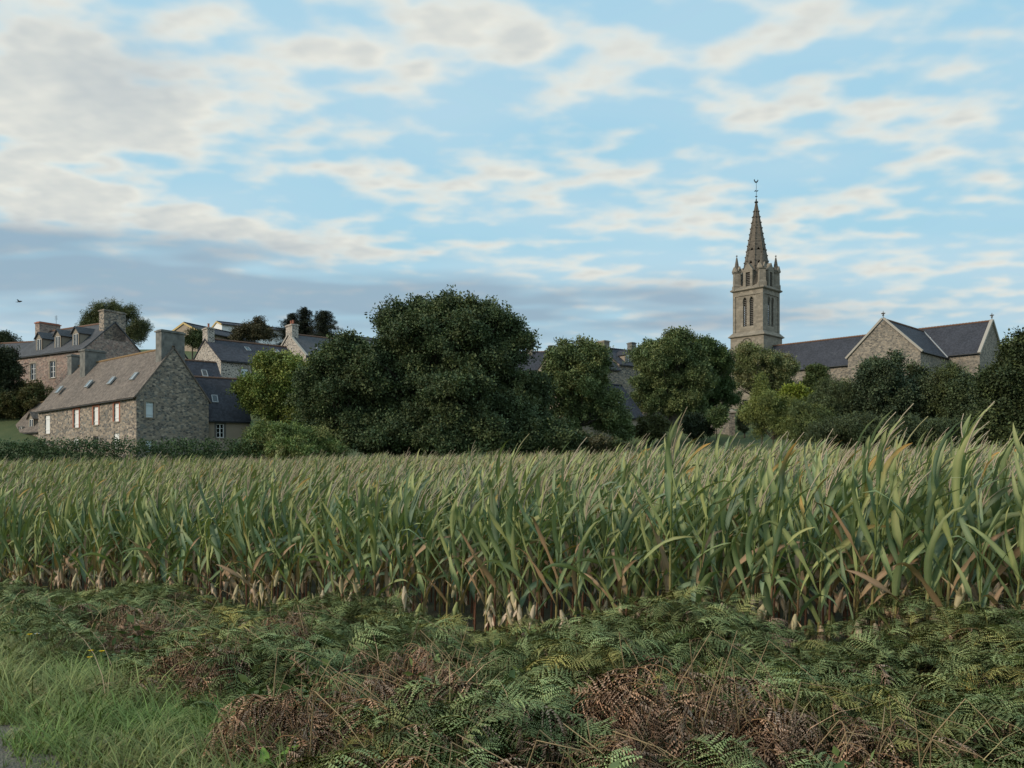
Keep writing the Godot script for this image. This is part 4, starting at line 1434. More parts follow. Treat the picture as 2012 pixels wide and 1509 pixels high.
func frustum4(mb: MB, h0: float, h1: float, y0: float, y1: float, at_ := Vector3.ZERO) -> void:
	for k in 4:
		var b := Basis(Vector3.UP, k * PI / 2)
		mb.quad(at_ + b * Vector3(-h0, y0, h0), at_ + b * Vector3(h0, y0, h0), at_ + b * Vector3(h1, y1, h1), at_ + b * Vector3(-h1, y1, h1), b * Vector3(0, (h0 - h1) / maxf(0.05, y1 - y0), 1))

func finial(mb: MB, p: Vector3, s: float) -> void:
	mb.lathe(p, [[0.05 * s, 0.0], [0.05 * s, 0.25 * s], [0.16 * s, 0.36 * s], [0.06 * s, 0.46 * s], [0.04 * s, 0.8 * s], [0.0, 0.95 * s]], 6)
	mb.box(p + Vector3(-0.24 * s, 0.52 * s, -0.05 * s), p + Vector3(0.24 * s, 0.64 * s, 0.05 * s))
	mb.box(p + Vector3(-0.05 * s, 0.525 * s, -0.24 * s), p + Vector3(0.05 * s, 0.635 * s, 0.24 * s))

func gable_roof(mb: MB, a: Vector3, b: Vector3, half: Vector3, rise: float, over: float, th: float) -> void:
	# ridge from a to b at height of a; eaves at +-half, rise below; uneven slopes with thickness
	var nx := int((b - a).length() / 0.9)
	for s in [-1.0, 1.0]:
		var e: Vector3 = half * s - Vector3(0, rise, 0)
		var out: Vector3 = (half.normalized() * s * rise + Vector3.UP * half.length()).normalized()
		var k := 1.0 + over / half.length()
		var grid := []
		for i in nx + 1:
			var row := []
			for j in 7:
				var t := j / 6.0
				var p := a.lerp(b, float(i) / nx) + e * t * k
				if j > 0:
					p += out * 0.05 * noise.get_noise_2d(p.x * 14.0 + s * 50.0, p.y * 14.0 + p.z * 9.0)
				row.append(p)
			grid.append(row)
		for i in nx:
			for j in 6:
				mb.quad(grid[i][j], grid[i + 1][j], grid[i + 1][j + 1], grid[i][j + 1], out)
			mb.quad(grid[i][6], grid[i + 1][6], grid[i + 1][6] - out * th, grid[i][6] - out * th, half * s - Vector3.UP)
		mb.quad(a - out * th, b - out * th, b + e * k - out * th, a + e * k - out * th, -out)
		mb.quad(a, a + e * k, a + e * k - out * th, a - out * th, a - b)
		mb.quad(b, b + e * k, b + e * k - out * th, b - out * th, b - a)

func ridge_line(o: Node3D, a: Vector3, b: Vector3, mat: Material) -> void:
	var tb := MB.new()
	var n := int((b - a).length() / 0.45)
	for k in n:
		tb.tube(PackedVector3Array([a.lerp(b, float(k) / n), a.lerp(b, float(k + 1) / n) + Vector3(0, 0.03, 0)]), PackedFloat32Array([0.14, 0.16]), 6)
	part(tb, "ridge_capping", mat, o)

func build_church() -> void:
	var G := 13.0
	var org := Vector3(480.0 * 160.0 / F, G, -160.0)
	var o := thing("stone_church", "granite village church with tall pointed spire and slate roofs", "church", org)
	o.basis = Basis(Vector3.UP, -PI / 4)
	var b := 2.98
	var yb := 27.5 - G; var yc := 35.0 - G
	# lower shaft
	var mb := MB.new()
	frustum4(mb, 3.28, 3.28, -4.0, yb - 0.55)
	part(mb, "tower_shaft", M.ashlar, o)
	mb = MB.new()   # string course: a drip edge and a weathered slope
	frustum4(mb, 3.28, 3.6, yb - 0.72, yb - 0.55); frustum4(mb, 3.6, 3.6, yb - 0.55, yb - 0.45); frustum4(mb, 3.6, b + 0.003, yb - 0.45, yb + 0.25)
	part(mb, "string_course", M.ashlar, o)
	mb = MB.new()   # blind roundel
	for k in 20:
		var a0 := TAU * k / 20.0; var a1 := TAU * (k + 1) / 20.0
		var c := Vector3(0.0, 25.6 - G, 3.29)
		for q in [[0.82, 0.98, 0.0, 0.07], [0.98, 1.08, 0.07, 0.0]]:
			mb.quad(c + Vector3(cos(a0) * q[0], sin(a0) * q[0], q[2]), c + Vector3(cos(a1) * q[0], sin(a1) * q[0], q[2]), c + Vector3(cos(a1) * q[1], sin(a1) * q[1], q[3]), c + Vector3(cos(a0) * q[1], sin(a0) * q[1], q[3]), Vector3.BACK)
	part(mb, "roundel", M.spire, o)
	mb = MB.new()   # corner buttress towards the village, with a sloped head
	mb.box(Vector3(-3.28 - 0.9, -4.0, 2.0), Vector3(-3.28, yb - 3.6, 3.1))
	mb.flat([Vector3(-4.18, yb - 3.6, 2.0), Vector3(-4.18, yb - 3.6, 3.1), Vector3(-3.28, yb - 2.3, 3.1), Vector3(-3.28, yb - 2.3, 2.0)], Vector3(-1, 1, 0))
	mb.flat([Vector3(-4.18, yb - 3.6, 3.1), Vector3(-3.28, yb - 3.6, 3.1), Vector3(-3.28, yb - 2.3, 3.1)], Vector3.BACK)
	part(mb, "buttress", M.ashlar, o)
	# belfry stage: recessed panels between corner strips, twin lancets on each side
	mb = MB.new()
	for k in 4:
		var bas := Basis(Vector3.UP, k * PI / 2)
		var face := b - 0.16
		var ops := []
		for s in [-0.66, 0.66]:
			ops.append({"r": Rect2(s - 0.36, yb + 1.25, 0.72, 5.15)})
		var wb := MB.new()
		var hh := yc - yb
		var shifted := []
		for q in ops:
			shifted.append({"r": Rect2(q.r.position + Vector2(b - 0.5, 0), q.r.size)})
		wall_grid(wb, Vector3(-b + 0.5, 0, face), Vector3.RIGHT, 2 * b - 1.0, yb - 0.1, yc, Vector3.BACK, shifted)
		for i in wb.v.size():
			wb.v[i] = bas * wb.v[i]; wb.n[i] = bas * wb.n[i]
		var off := mb.v.size()
		mb.v.append_array(wb.v); mb.n.append_array(wb.n); mb.uv.append_array(wb.uv); mb.c.append_array(wb.c)
		for i in wb.ix:
			mb.ix.append(i + off)
		for s in [-0.66, 0.66]:
			lancet(o, mb, bas, face, s, yb + 1.25, yb + 6.4, 0.72, 0.45)
		# corner strips and the band over the panel
		mb.box(Vector3(-b, yb - 0.1, b - 0.5), Vector3(-b + 0.5, yc, b - 0.002), bas)
		mb.box(Vector3(-b + 0.5, yc - 0.75, face - 0.05), Vector3(b - 0.5, yc, b - 0.004), bas)
	part(mb, "belfry", M.ashlar, o)
	mb = MB.new()
	frustum4(mb, b, b + 0.36, yc, yc + 0.22); frustum4(mb, b + 0.36, b + 0.36, yc + 0.22, yc + 0.4); frustum4(mb, b + 0.36, 2.4, yc + 0.4, yc + 1.15)
	part(mb, "cornice", M.ashlar, o)
	# octagonal spire
	mb = MB.new()
	var y0 := 36.0 - G; var y1 := 51.2 - G
	var R := 2.62 / cos(PI / 8)
	var cuts := [[0.0, 0.2, 0.0], [0.2, 0.36, 0.26], [0.36, 0.52, 0.24], [0.52, 0.67, 0.0], [0.67, 0.78, 0.09], [0.78, 1.0, 0.0]]
	for k in 8:
		var am := PI / 4 + TAU * k / 8
		var dm := Vector3(cos(am), 0, sin(am)); var sm := Vector3(-sin(am), 0, cos(am))
		for q in cuts:
			var ra := lerpf(2.62, 0.12, q[0]); var rb := lerpf(2.62, 0.12, q[1])
			var pa := Vector3(0, lerpf(y0, y1, q[0]), 0) + dm * ra; var pb := Vector3(0, lerpf(y0, y1, q[1]), 0) + dm * rb
			var ha := ra * tan(PI / 8); var hb := rb * tan(PI / 8)
			var bl := pa - sm * ha; var br := pa + sm * ha; var tl := pb - sm * hb; var tr2 := pb + sm * hb
			var out := dm + Vector3.UP * 0.16
			if q[2] == 0.0:
				mb.flat([bl, br, tr2, tl], out)
				continue
			var c0 := (pa + pb) / 2; var up := (pb - pa).normalized()
			var hole := []
			for j in 12:
				var e := TAU * j / 12
				var rr: float = q[2] * (1.0 + 0.35 * cos(3.0 * (e - PI / 2)))
				hole.append(c0 + sm * cos(e) * rr + up * sin(e) * rr)
			var corners := [tr2, tl, bl, br]
			for j in 12:
				mb.flat([corners[j / 3], hole[j], hole[(j + 1) % 12]], out)
				mb.quad(hole[j], hole[(j + 1) % 12], hole[(j + 1) % 12] - dm * 0.25, hole[j] - dm * 0.25, c0 - hole[j])
			for j in 4:
				mb.flat([corners[j], corners[(j + 1) % 4], hole[(j * 3 + 3) % 12]], out)
	var sp := part(mb, "spire", M.spire, o)
	mb = MB.new()   # edge rolls with crockets
	for k in 8:
		var a := PI / 8 + TAU * k / 8
		var d := Vector3(cos(a), 0, sin(a))
		mb.tube(PackedVector3Array([d * R + Vector3(0, y0, 0), d * 0.13 + Vector3(0, y1, 0)]), PackedFloat32Array([0.09, 0.06]), 5, false)
		for j in 13:
			var t := (j + 1.5) / 15.0
			var p := d * lerpf(R, 0.13, t) + Vector3(0, lerpf(y0, y1, t), 0)
			mb.lathe(p + d * 0.1, [[0.0, -0.16], [0.12, -0.02], [0.13, 0.08], [0.0, 0.15]], 5)
	part(mb, "crockets", M.spire, sp)
	mb = MB.new()
	mb.lathe(Vector3(0, y1, 0), [[0.1, -0.1], [0.32, 0.08], [0.36, 0.22], [0.14, 0.36], [0.1, 0.7], [0.05, 0.75], [0.0, 0.76]], 8)
	part(mb, "finial", M.iron, o)
	mb = MB.new()   # iron cross and weathercock
	var iy := y1 + 0.6
	mb.tube(PackedVector3Array([Vector3(0, iy, 0), Vector3(0, iy + 3.1, 0)]), PackedFloat32Array([0.05, 0.035]), 6)
	for q in [[0.55, 0.22], [1.55, 0.38]]:
		for s in [0.0, PI / 2]:
			var d := Vector3(cos(s), 0, sin(s))
			mb.tube(PackedVector3Array([d * -q[1] + Vector3(0, iy + q[0] + 0.06, 0), Vector3(0, iy + q[0], 0), d * q[1] + Vector3(0, iy + q[0] + 0.06, 0)]), PackedFloat32Array([0.07, 0.04, 0.07]), 5)
	part(mb, "iron_cross", M.iron, o)
	mb = MB.new()
	var wx := Basis(Vector3.UP, PI / 4)
	mb.tube(PackedVector3Array([wx * Vector3(-0.34, iy + 3.5, 0), wx * Vector3(-0.2, iy + 3.22, 0), wx * Vector3(0.0, iy + 3.16, 0), wx * Vector3(0.18, iy + 3.28, 0), wx * Vector3(0.28, iy + 3.52, 0), wx * Vector3(0.42, iy + 3.5, 0)]), PackedFloat32Array([0.03, 0.12, 0.15, 0.11, 0.08, 0.01]), 7)
	mb.flat([wx * Vector3(-0.2, iy + 3.22, 0.03), wx * Vector3(-0.42, iy + 3.3, 0.03), wx * Vector3(-0.46, iy + 3.62, 0.03), wx * Vector3(-0.3, iy + 3.7, 0.03)], wx * Vector3.BACK)
	mb.flat([wx * Vector3(0.22, iy + 3.58, 0.02), wx * Vector3(0.32, iy + 3.6, 0.02), wx * Vector3(0.28, iy + 3.7, 0.02)], wx * Vector3.BACK)
	part(mb, "weathercock", M.iron, o)
	# corner turrets and the gabled lights between them
	for k in 4:
		var bas := Basis(Vector3.UP, k * PI / 2 + PI / 4)
		var c := Basis(Vector3.UP, k * PI / 2) * Vector3(b - 0.5, 0, b - 0.5)
		var base := yc + 0.35
		mb = MB.new()
		mb.lathe(c, [[0.95, base], [0.95, base + 0.9], [0.8, base + 1.05], [0.76, base + 3.1], [0.98, base + 3.25], [0.98, base + 3.4], [0.0, base + 3.4]], 4, k * PI / 2)
		for j in 4:
			var d := Basis(Vector3.UP, j * PI / 2) * Vector3(0, 0, 1)
			var s := Vector3(d.z, 0, -d.x)
			var p := c + d * 0.69 + Vector3(0, base + 3.4, 0)
			mb.flat([p - s * 0.6, p + s * 0.6, p + Vector3(0, 1.0, 0)], d)
			mb.flat([p - s * 0.6, p + Vector3(0, 1.0, 0), c + Vector3(0, base + 4.4, 0)], -s + Vector3.UP)
			mb.flat([p + s * 0.6, p + Vector3(0, 1.0, 0), c + Vector3(0, base + 4.4, 0)], s + Vector3.UP)
		var tu := part(mb, "corner_turret", M.ashlar, o)
		mb = MB.new()
		mb.lathe(c, [[0.55, base + 3.5], [0.12, base + 6.0], [0.0, base + 6.0]], 8)
		finial(mb, c + Vector3(0, base + 5.9, 0), 0.75)
		part(mb, "spirelet", M.spire, tu)
		mb = MB.new()
		for j in 4:
			var d := Basis(Vector3.UP, j * PI / 2) * Vector3(0, 0, 1)
			var s := Vector3(d.z, 0, -d.x)
			var p := c + d * 0.585 + Vector3(0, base + 1.2, 0)
			mb.flat([p - s * 0.14, p + s * 0.14, p + s * 0.14 + Vector3(0, 1.5, 0), p + Vector3(0, 1.75, 0), p - s * 0.14 + Vector3(0, 1.5, 0)], d)
		part(mb, "blind_slit", M.louvre, tu)
		# gabled light in the middle of each side
		var fb := Basis(Vector3.UP, k * PI / 2)
		mb = MB.new()
		var ly := yc + 0.62
		var lw := 0.92
		var lz := 2.95
		var ltop := ly + 3.0
		for r in [[-lw, -0.42, ly, ltop], [0.42, lw, ly, ltop], [-0.42, 0.42, ltop - 0.3, ltop]]:
			mb.box(Vector3(r[0], r[2], lz - 0.5), Vector3(r[1], r[3], lz), fb)
		for s in [-1.0, 1.0]:
			mb.quad(fb * Vector3(s * lw, ly, 1.0), fb * Vector3(s * lw, ly, lz - 0.5), fb * Vector3(s * lw, ltop, lz - 0.5), fb * Vector3(s * lw, ltop, 1.0), fb * Vector3(s, 0, 0))
		mb.flat([fb * Vector3(-lw - 0.1, ltop, lz + 0.02), fb * Vector3(lw + 0.1, ltop, lz + 0.02), fb * Vector3(0, ltop + 1.35, lz + 0.02)], fb * Vector3.BACK)
		for s in [-1.0, 1.0]:
			mb.flat([fb * Vector3(s * (lw + 0.1), ltop, lz + 0.02), fb * Vector3(0, ltop + 1.35, lz + 0.02), fb * Vector3(0, ltop + 1.35, 0.6), fb * Vector3(s * (lw + 0.1), ltop, 0.6)], fb * Vector3(s, 1, 0))
		var lu := part(mb, "gabled_light", M.ashlar, o)
		mb = MB.new()
		for j in 9:
			mb.box(Vector3(-0.41, -0.03, -0.15), Vector3(0.41, 0.03, 0.15), fb * Basis(Vector3.RIGHT, 0.7), fb * Vector3(0, ly + 0.25 + j * 0.31, lz - 0.28))
		part(mb, "louvres", M.louvre, lu)
	# nave and choir under one ridge, transept towards the lane
	var ry := 24.7 - G + 0.35; var ey := 19.5 - G + 0.35
	var w := 5.4
	var x1 := 38.9
	mb = MB.new()
	wall_grid(mb, Vector3(2.9, 0, w), Vector3.RIGHT, x1 - 2.9, -6.0, ey, Vector3.BACK, [{"r": Rect2(6.0, 2.0, 0.9, 2.6)}, {"r": Rect2(11.0, 2.0, 0.9, 2.6)}])
	wall_grid(mb, Vector3(2.9, 0, -w), Vector3.RIGHT, x1 - 2.9, -6.0, ey, Vector3.FORWARD, [])
	mb.flat([Vector3(x1, -6, w), Vector3(x1, -6, -w), Vector3(x1, ey, -w), Vector3(x1, ry, 0), Vector3(x1, ey, w)], Vector3.RIGHT)
	mb.flat([Vector3(2.9, -6, w), Vector3(2.9, -6, -w), Vector3(2.9, ey, -w), Vector3(2.9, ry, 0), Vector3(2.9, ey, w)], Vector3.LEFT)
	part(mb, "nave_wall", M.churchwall, o)
	for wx2 in [9.35, 14.35]:
		mb = MB.new()
		mb.quad(Vector3(wx2 - 0.45, 2.0, w - 0.2), Vector3(wx2 + 0.45, 2.0, w - 0.2), Vector3(wx2 + 0.45, 4.6, w - 0.2), Vector3(wx2 - 0.45, 4.6, w - 0.2), Vector3.BACK)
		part(mb, "nave_window", M.glass, o)
	mb = MB.new()
	gable_roof(mb, Vector3(3.0, ry + 0.12, 0), Vector3(x1 - 0.25, ry + 0.12, 0), Vector3(0, 0, w), ry - ey, 0.25, 0.14)
	var nr := part(mb, "nave_roof", M.slate, o)
	ridge_line(nr, Vector3(3.1, ry + 0.15, 0), Vector3(x1 - 0.3, ry + 0.15, 0), M.ridge)
	var tx := 29.3; var tw := 5.2; var tz := 15.9
	var ty := ry - 0.55; var te := ey - 0.35
	mb = MB.new()
	mb.flat([Vector3(tx - tw, -6, tz), Vector3(tx + tw, -6, tz), Vector3(tx + tw, te, tz), Vector3(tx, ty, tz), Vector3(tx - tw, te, tz)], Vector3.BACK)
	mb.quad(Vector3(tx - tw, -6, tz), Vector3(tx - tw, -6, w - 0.5), Vector3(tx - tw, te, w - 0.5), Vector3(tx - tw, te, tz), Vector3.LEFT)
	mb.quad(Vector3(tx + tw, -6, tz), Vector3(tx + tw, -6, w - 0.5), Vector3(tx + tw, te, w - 0.5), Vector3(tx + tw, te, tz), Vector3.RIGHT)
	part(mb, "transept_wall", M.churchwall, o)
	mb = MB.new()
	gable_roof(mb, Vector3(tx, ty + 0.12, 0.1), Vector3(tx, ty + 0.12, tz - 0.22), Vector3(tw, 0, 0), ty - te, 0.22, 0.14)
	var tr := part(mb, "transept_roof", M.slate, o)
	ridge_line(tr, Vector3(tx, ty + 0.16, 0.2), Vector3(tx, ty + 0.16, tz - 0.3), M.ridge)
	mb = MB.new()   # valley flashing, transept to choir
	mb.tube(PackedVector3Array([Vector3(tx + 0.05, ty + 0.14, 0.62), Vector3(tx + tw + 0.1, te + 0.12, w + 0.3)]), PackedFloat32Array([0.13, 0.13]), 4)
	part(mb, "valley_flashing", M.zinc, tr)
	for g in [[Vector3(tx - tw - 0.2, te - 0.1, tz), Vector3(tx, ty + 0.15, tz)], [Vector3(tx, ty + 0.15, tz), Vector3(tx + tw + 0.2, te - 0.1, tz)], [Vector3(x1, ey - 0.1, w + 0.2), Vector3(x1, ry + 0.15, 0)], [Vector3(x1, ry + 0.15, 0), Vector3(x1, ey - 0.1, -w - 0.2)]]:
		mb = MB.new()
		var dir: Vector3 = g[1] - g[0]
		var across := Vector3.BACK if absf(dir.z) < 0.1 else Vector3.RIGHT
		var up := dir.cross(across).normalized()
		up = up if up.y > 0 else -up
		var bx := Basis(across, up, across.cross(up))
		var s := signf(bx.z.dot(dir))
		mb.box(Vector3(-0.22, 0.0, minf(0.0, s * dir.length())), Vector3(0.22, 0.28, maxf(0.0, s * dir.length())), bx, g[0])
		part(mb, "coping", M.coping, o)
	for p in [Vector3(tx, ty + 0.3, tz), Vector3(x1, ry + 0.3, 0)]:
		mb = MB.new()
		finial(mb, p, 1.15)
		part(mb, "gable_cross", M.spire, o)
	mb = MB.new()
	mb.tube(PackedVector3Array([Vector3(tx + tw + 0.3, te - 0.1, tz - 0.2), Vector3(tx + tw + 0.3, te - 0.1, w + 0.2)]), PackedFloat32Array([0.08, 0.08]), 6)
	part(mb, "gutter", M.dark_metal, o)
	mb = MB.new()
	mb.tube(PackedVector3Array([Vector3(tx + tw + 0.2, ey - 0.05, w + 0.35), Vector3(x1, ey - 0.05, w + 0.35)]), PackedFloat32Array([0.08, 0.08]), 6)
	part(mb, "gutter", M.dark_metal, o)
	mb = MB.new()
	mb.tube(PackedVector3Array([Vector3(3.3, ey - 0.05, w + 0.35), Vector3(tx - tw - 0.1, ey - 0.05, w + 0.35)]), PackedFloat32Array([0.08, 0.08]), 6)
	part(mb, "gutter", M.dark_metal, o)

# ------------------------------------------------------------------ the village
func build_houses() -> void:
	# long stone farmhouse
	var h := begin_house("stone_farmhouse", "long stone farmhouse with old brown slate roof, white shutters and tall cement chimney", "house", 268, 85, 3.9, 37, 19.6, 7.9, 5.8, 10.7)
	h.drop = 0.55
	opening(h, "front", 224, 792.5, 234, 828, "shutter", M.white, M.brick)
	opening(h, "front", 183.5, 799, 193.5, 834.5, "shutter", M.white, M.brick)
	opening(h, "front", 145, 804.5, 155, 840, "shutter", M.white, M.brick)
	opening(h, "front", 223, 851, 234, 884, "shutter", M.white)
	opening(h, "front", 144, 862, 154, 884, "shutter", M.white)
	opening(h, "front", 183, 857, 193, 884, "window", M.frame)
	opening(h, "front", 88, 816, 98, 852, "shutter", M.white)
	opening(h, "right", 286.5, 790, 302, 820, "shutter", M.blue_white, M.trim)
	opening(h, "right", 286, 865, 299, 888, "shutter", M.blue_white, M.trim)
	finish_house(h, M.farm, M.old_slate, M.lichen_ridge)
	chimney(h, 0.62, h.W / 2, 1.0, 2.55, 8.4, 12.25, M.cement, 0, M.cement)
	chimney(h, 15.2, h.W / 2 - 0.2, 1.1, 2.3, 8.0, 11.6, M.cement)
	chimney(h, 19.0, h.W / 2, 0.9, 1.7, 8.0, 11.4, M.cement)
	for s in [[108, 757, 125, 775], [166, 748, 183, 761], [212, 741, 226, 755], [256, 733, 271, 746]]:
		skylight(h, s[0], s[1], s[2], s[3])
	# low wing at its far end
	h = begin_house("low_stone_wing", "low stone outbuilding with slate roof and small dormer at the farmhouse's far end", "outbuilding", 79, 99, 4.7, 36, 7.0, 6.0, 2.4, 5.8)
	opening(h, "front", 36, 838, 44, 860, "window", M.white)
	finish_house(h, M.farm, M.old_slate, M.lichen_ridge)
	dormer(h, 2.6, 1.2, 2.5, 3.9, M.old_slate, M.trim)
	chimney(h, 0.2, h.W / 2, 1.0, 1.7, 4.0, 6.6, M.cement)
	# cream extension with dark slates
	h = begin_house("cream_cottage", "small cream-rendered cottage with dark slate roof at the farmhouse gable", "house", 491, 94, 5.0, -32, 8.5, 6.4, 2.9, 7.3)
	opening(h, "front", 425, 833, 440, 860, "window", M.white, M.frame)
	finish_house(h, M.cream, M.slate, M.ridge)
	skylight(h, 414, 776, 430, 792, "glass")
	h = begin_house("slate_roofed_annex", "dark slate-roofed annex between the farmhouse chimney and the pale granite cottage", "house", 446, 99, 6.2, -38, 7.0, 7.0, 4.3, 8.6)
	finish_house(h, M.granite, M.slate, M.ridge)
	skylight(h, 396, 728, 408, 740, "glass")
	# pinkish house with dormers
	h = begin_house("pink_stone_house", "two-storey pinkish stone house with three gabled dormers and grey slate roof", "house", 165, 108, 10.8, 31.8, 15.2, 8.3, 6.7, 10.4)
	opening(h, "front", 60, 714, 70.5, 746, "window", M.white, M.trim)
	opening(h, "front", 98, 709.5, 109, 742, "window", M.white, M.trim)
	finish_house(h, M.pink, M.grey_slate, M.ridge)
	for px in [140.0, 104.5, 68.0]:
		var r := on_wall(h, "front", px - 6, 690, px + 6, 700)
		dormer(h, r.get_center().x, 1.35, 7.3, 8.95, M.grey_slate, M.trim)
	chimney(h, 0.5, h.W / 2, 1.0, 3.0, 8.2, 11.7, M.farm, 0, M.farm)
	chimney(h, 14.6, h.W / 2, 1.0, 2.9, 8.5, 11.5, M.pink, 0, M.brick)
	var ant := MB.new()
	ant.tube(PackedVector3Array([Vector3(12.6, 10.3, 4.1), Vector3(12.6, 12.6, 4.1)]), PackedFloat32Array([0.03, 0.02]), 5)
	for k in 4:
		ant.tube(PackedVector3Array([Vector3(12.25, 12.0 + 0.15 * k, 4.1), Vector3(12.95, 12.0 + 0.15 * k, 4.1)]), PackedFloat32Array([0.015, 0.015]), 4)
	part(ant, "aerial", M.iron, h.o)
	h = begin_house("slate_roofed_house", "slate-roofed house at the left edge, partly behind dark shrubs", "house", 56, 125, 12.5, 18, 11.0, 8.0, 6.3, 9.0)
	finish_house(h, M.farm, M.grey_slate, M.ridge)
	# pale-jointed granite cottage and its neighbour
	h = begin_house("granite_cottage", "granite cottage with pale mortar, dark slate roof and stub chimney", "house", 434, 108, 10.5, -42, 11.8, 9.3, 5.6, 8.6, true)
	opening(h, "front", 474, 724, 488, 744, "shutter", M.blue_white, M.trim)
	opening(h, "front", 596, 724, 601, 738, "window", M.white, M.trim)
	finish_house(h, M.granite, M.slate, M.ridge)
	chimney(h, h.L - 0.45, h.W / 2, 0.9, 1.5, 7.6, 9.9, M.granite, 1, M.granite)
	skylight(h, 480, 680, 493, 692, "glass"); skylight(h, 537, 684, 551, 698, "glass")
	h = begin_house("granite_house", "granite house with white gable coping and red chimney pots beside the cottage", "house", 601, 115, 11.4, -42, 9.5, 9.0, 6.2, 9.4, true)
	finish_house(h, M.granite, M.grey_slate, M.ridge, 0.22, true)
	chimney(h, h.L - 0.45, h.W / 2, 0.95, 1.7, 8.0, 10.6, M.granite, 2, M.granite)
	skylight(h, 624, 684, 632, 692, "glass")
	# halls up the hill
	h = begin_house("yellow_edged_hall", "beige hall with yellow roof edge and dark roof, up the hill", "hall", 388, 165, 23.0, -66, 17.0, 6.6, 6.2, 7.7, true)
	finish_house(h, M.cream, M.slate, M.slate, 0.5)
	verge_boards(h, M.yellow)
	h = begin_house("white_hall", "long low white hall with yellow-edged dark roof on the hilltop", "hall", 436, 190, 27.3, -38, 44.0, 6.0, 7.4, 8.2, true)
	finish_house(h, M.white, M.slate, M.slate, 0.5)
	verge_boards(h, M.yellow)
	h = begin_house("hidden_house", "house whose small brick chimney shows beside the farmhouse chimney", "house", 330, 128, 13.0, 20, 8.0, 7.0, 3.8, 6.9)
	finish_house(h, M.farm, M.slate, M.ridge)
	chimney(h, 2.6, h.W / 2, 0.8, 1.6, 5.5, 8.5, M.farm)
	# houses behind the big tree
	h = begin_house("tree_screened_house", "slate-roofed house mostly hidden by the big tree, two chimneys showing", "house", 1105, 150, 14.5, 5, 12.0, 8.0, 5.6, 9.0)
	finish_house(h, M.farm, M.slate, M.ridge)
	chimney(h, 5.8, h.W / 2, 1.0, 1.5, 7.5, 10.2, M.ashlar, 1); chimney(h, 2.2, h.W / 2, 0.7, 0.9, 7.5, 10.0, M.cement)
	h = begin_house("village_house", "dark slate-roofed village house next to the house with a stone gable chimney", "house", 1217, 135, 12.4, -35, 9.5, 8.0, 5.8, 8.8)
	opening(h, "front", 1180, 738, 1187, 754, "window", M.white, M.trim)
	finish_house(h, M.farm, M.slate, M.slate)
	h = begin_house("gable_chimney_house", "tall stone village house with stone gable chimney and one roof dormer", "house", 1217, 137, 12.6, -35, 10.0, 8.4, 6.7, 9.6, true)
	finish_house(h, M.farm, M.slate, M.slate)
	chimney(h, h.L - 0.3, h.W / 2, 1.1, 1.9, 8.0, 10.6, M.ashlar); chimney(h, 3.6, h.W / 2, 0.9, 1.1, 8.5, 10.9, M.cement)
	var rr := on_wall(h, "front", 1234, 700, 1246, 712)
	dormer(h, rr.get_center().x, 1.3, 7.2, 8.5, M.slate, M.trim)
	h = begin_house("low_white_cottage", "low pale cottage with steep dark slate roof and bright skylight", "house", 1264, 106, 6.3, -38, 10.5, 7.2, 2.7, 6.6)
	opening(h, "front", 1147, 813, 1160, 832, "window", M.blue_white, M.trim)
	opening(h, "front", 1200, 820, 1208, 838, "window", M.blue_white, M.trim)
	opening(h, "front", 1222, 836, 1232, 852, "window", M.blue_white)
	finish_house(h, M.cream, M.slate, M.slate)
	skylight(h, 1206, 781, 1222, 794)
	chimney(h, 4.2, h.W / 2, 0.6, 0.8, 6.0, 7.3, M.cement, 1)
	h = begin_house("village_shed", "small dark shed with pale eaves board behind the trees", "shed", 1272, 118, 9.0, -25, 3.4, 3.0, 1.7, 2.6)
	finish_house(h, M.farm, M.slate, M.zinc)
	# far roof beyond the nave
	h = begin_house("far_house", "house beyond the church whose brick chimneys just clear the nave roof", "house", 1600, 185, 19.2, 10, 12.0, 7.0, 5.6, 8.6)
	finish_house(h, M.cream, M.slate, M.ridge)
	chimney(h, 3.0, h.W / 2, 1.0, 2.0, 7.5, 10.2, M.pink, 1); chimney(h, 6.4, h.W / 2, 0.8, 0.9, 7.5, 10.0, M.pink, 0)
	h = begin_house("house_by_tower", "grey-roofed house just left of the church tower", "house", 1438, 178, 18.4, 0, 7.0, 7.0, 5.6, 8.6)
	finish_house(h, M.farm, M.grey_slate, M.ridge)
	chimney(h, 0.8, h.W / 2, 1.0, 1.4, 7.0, 9.8, M.cement)
	# garden wall, gate pillars
	garden_wall("garden_wall", "stone garden wall behind the lawn and under the trees", [1262, 112.0], [1425, 114.0], 1.3)
	garden_wall("churchyard_wall", "grey stone churchyard wall at the end of the path", [1398, 106.0], [1436, 105.0], 1.7)
	for q in [[1437.0, 104.5, "tall stone gate pillar beside the dark narrow conifer", 2.6], [1396.0, 106.5, "short stone gate pillar at the left end of the churchyard wall", 1.7]]:
		var p := at(q[0], 900, q[1])
		p.y = gy(p.x, p.z)
		var o := thing("gate_pillar", q[2], "pillar", p, "gate pillars")
		var mb := MB.new()
		mb.box(Vector3(-0.35, -0.5, -0.35), Vector3(0.35, q[3], 0.35))
		part(mb, "shaft", M.churchwall, o)
		mb = MB.new()
		frustum4(mb, 0.48, 0.48, q[3], q[3] + 0.16); frustum4(mb, 0.48, 0.02, q[3] + 0.16, q[3] + 0.5); frustum4(mb, 0.35, 0.48, q[3] - 0.08, q[3])
		part(mb, "cap", M.trim, o)

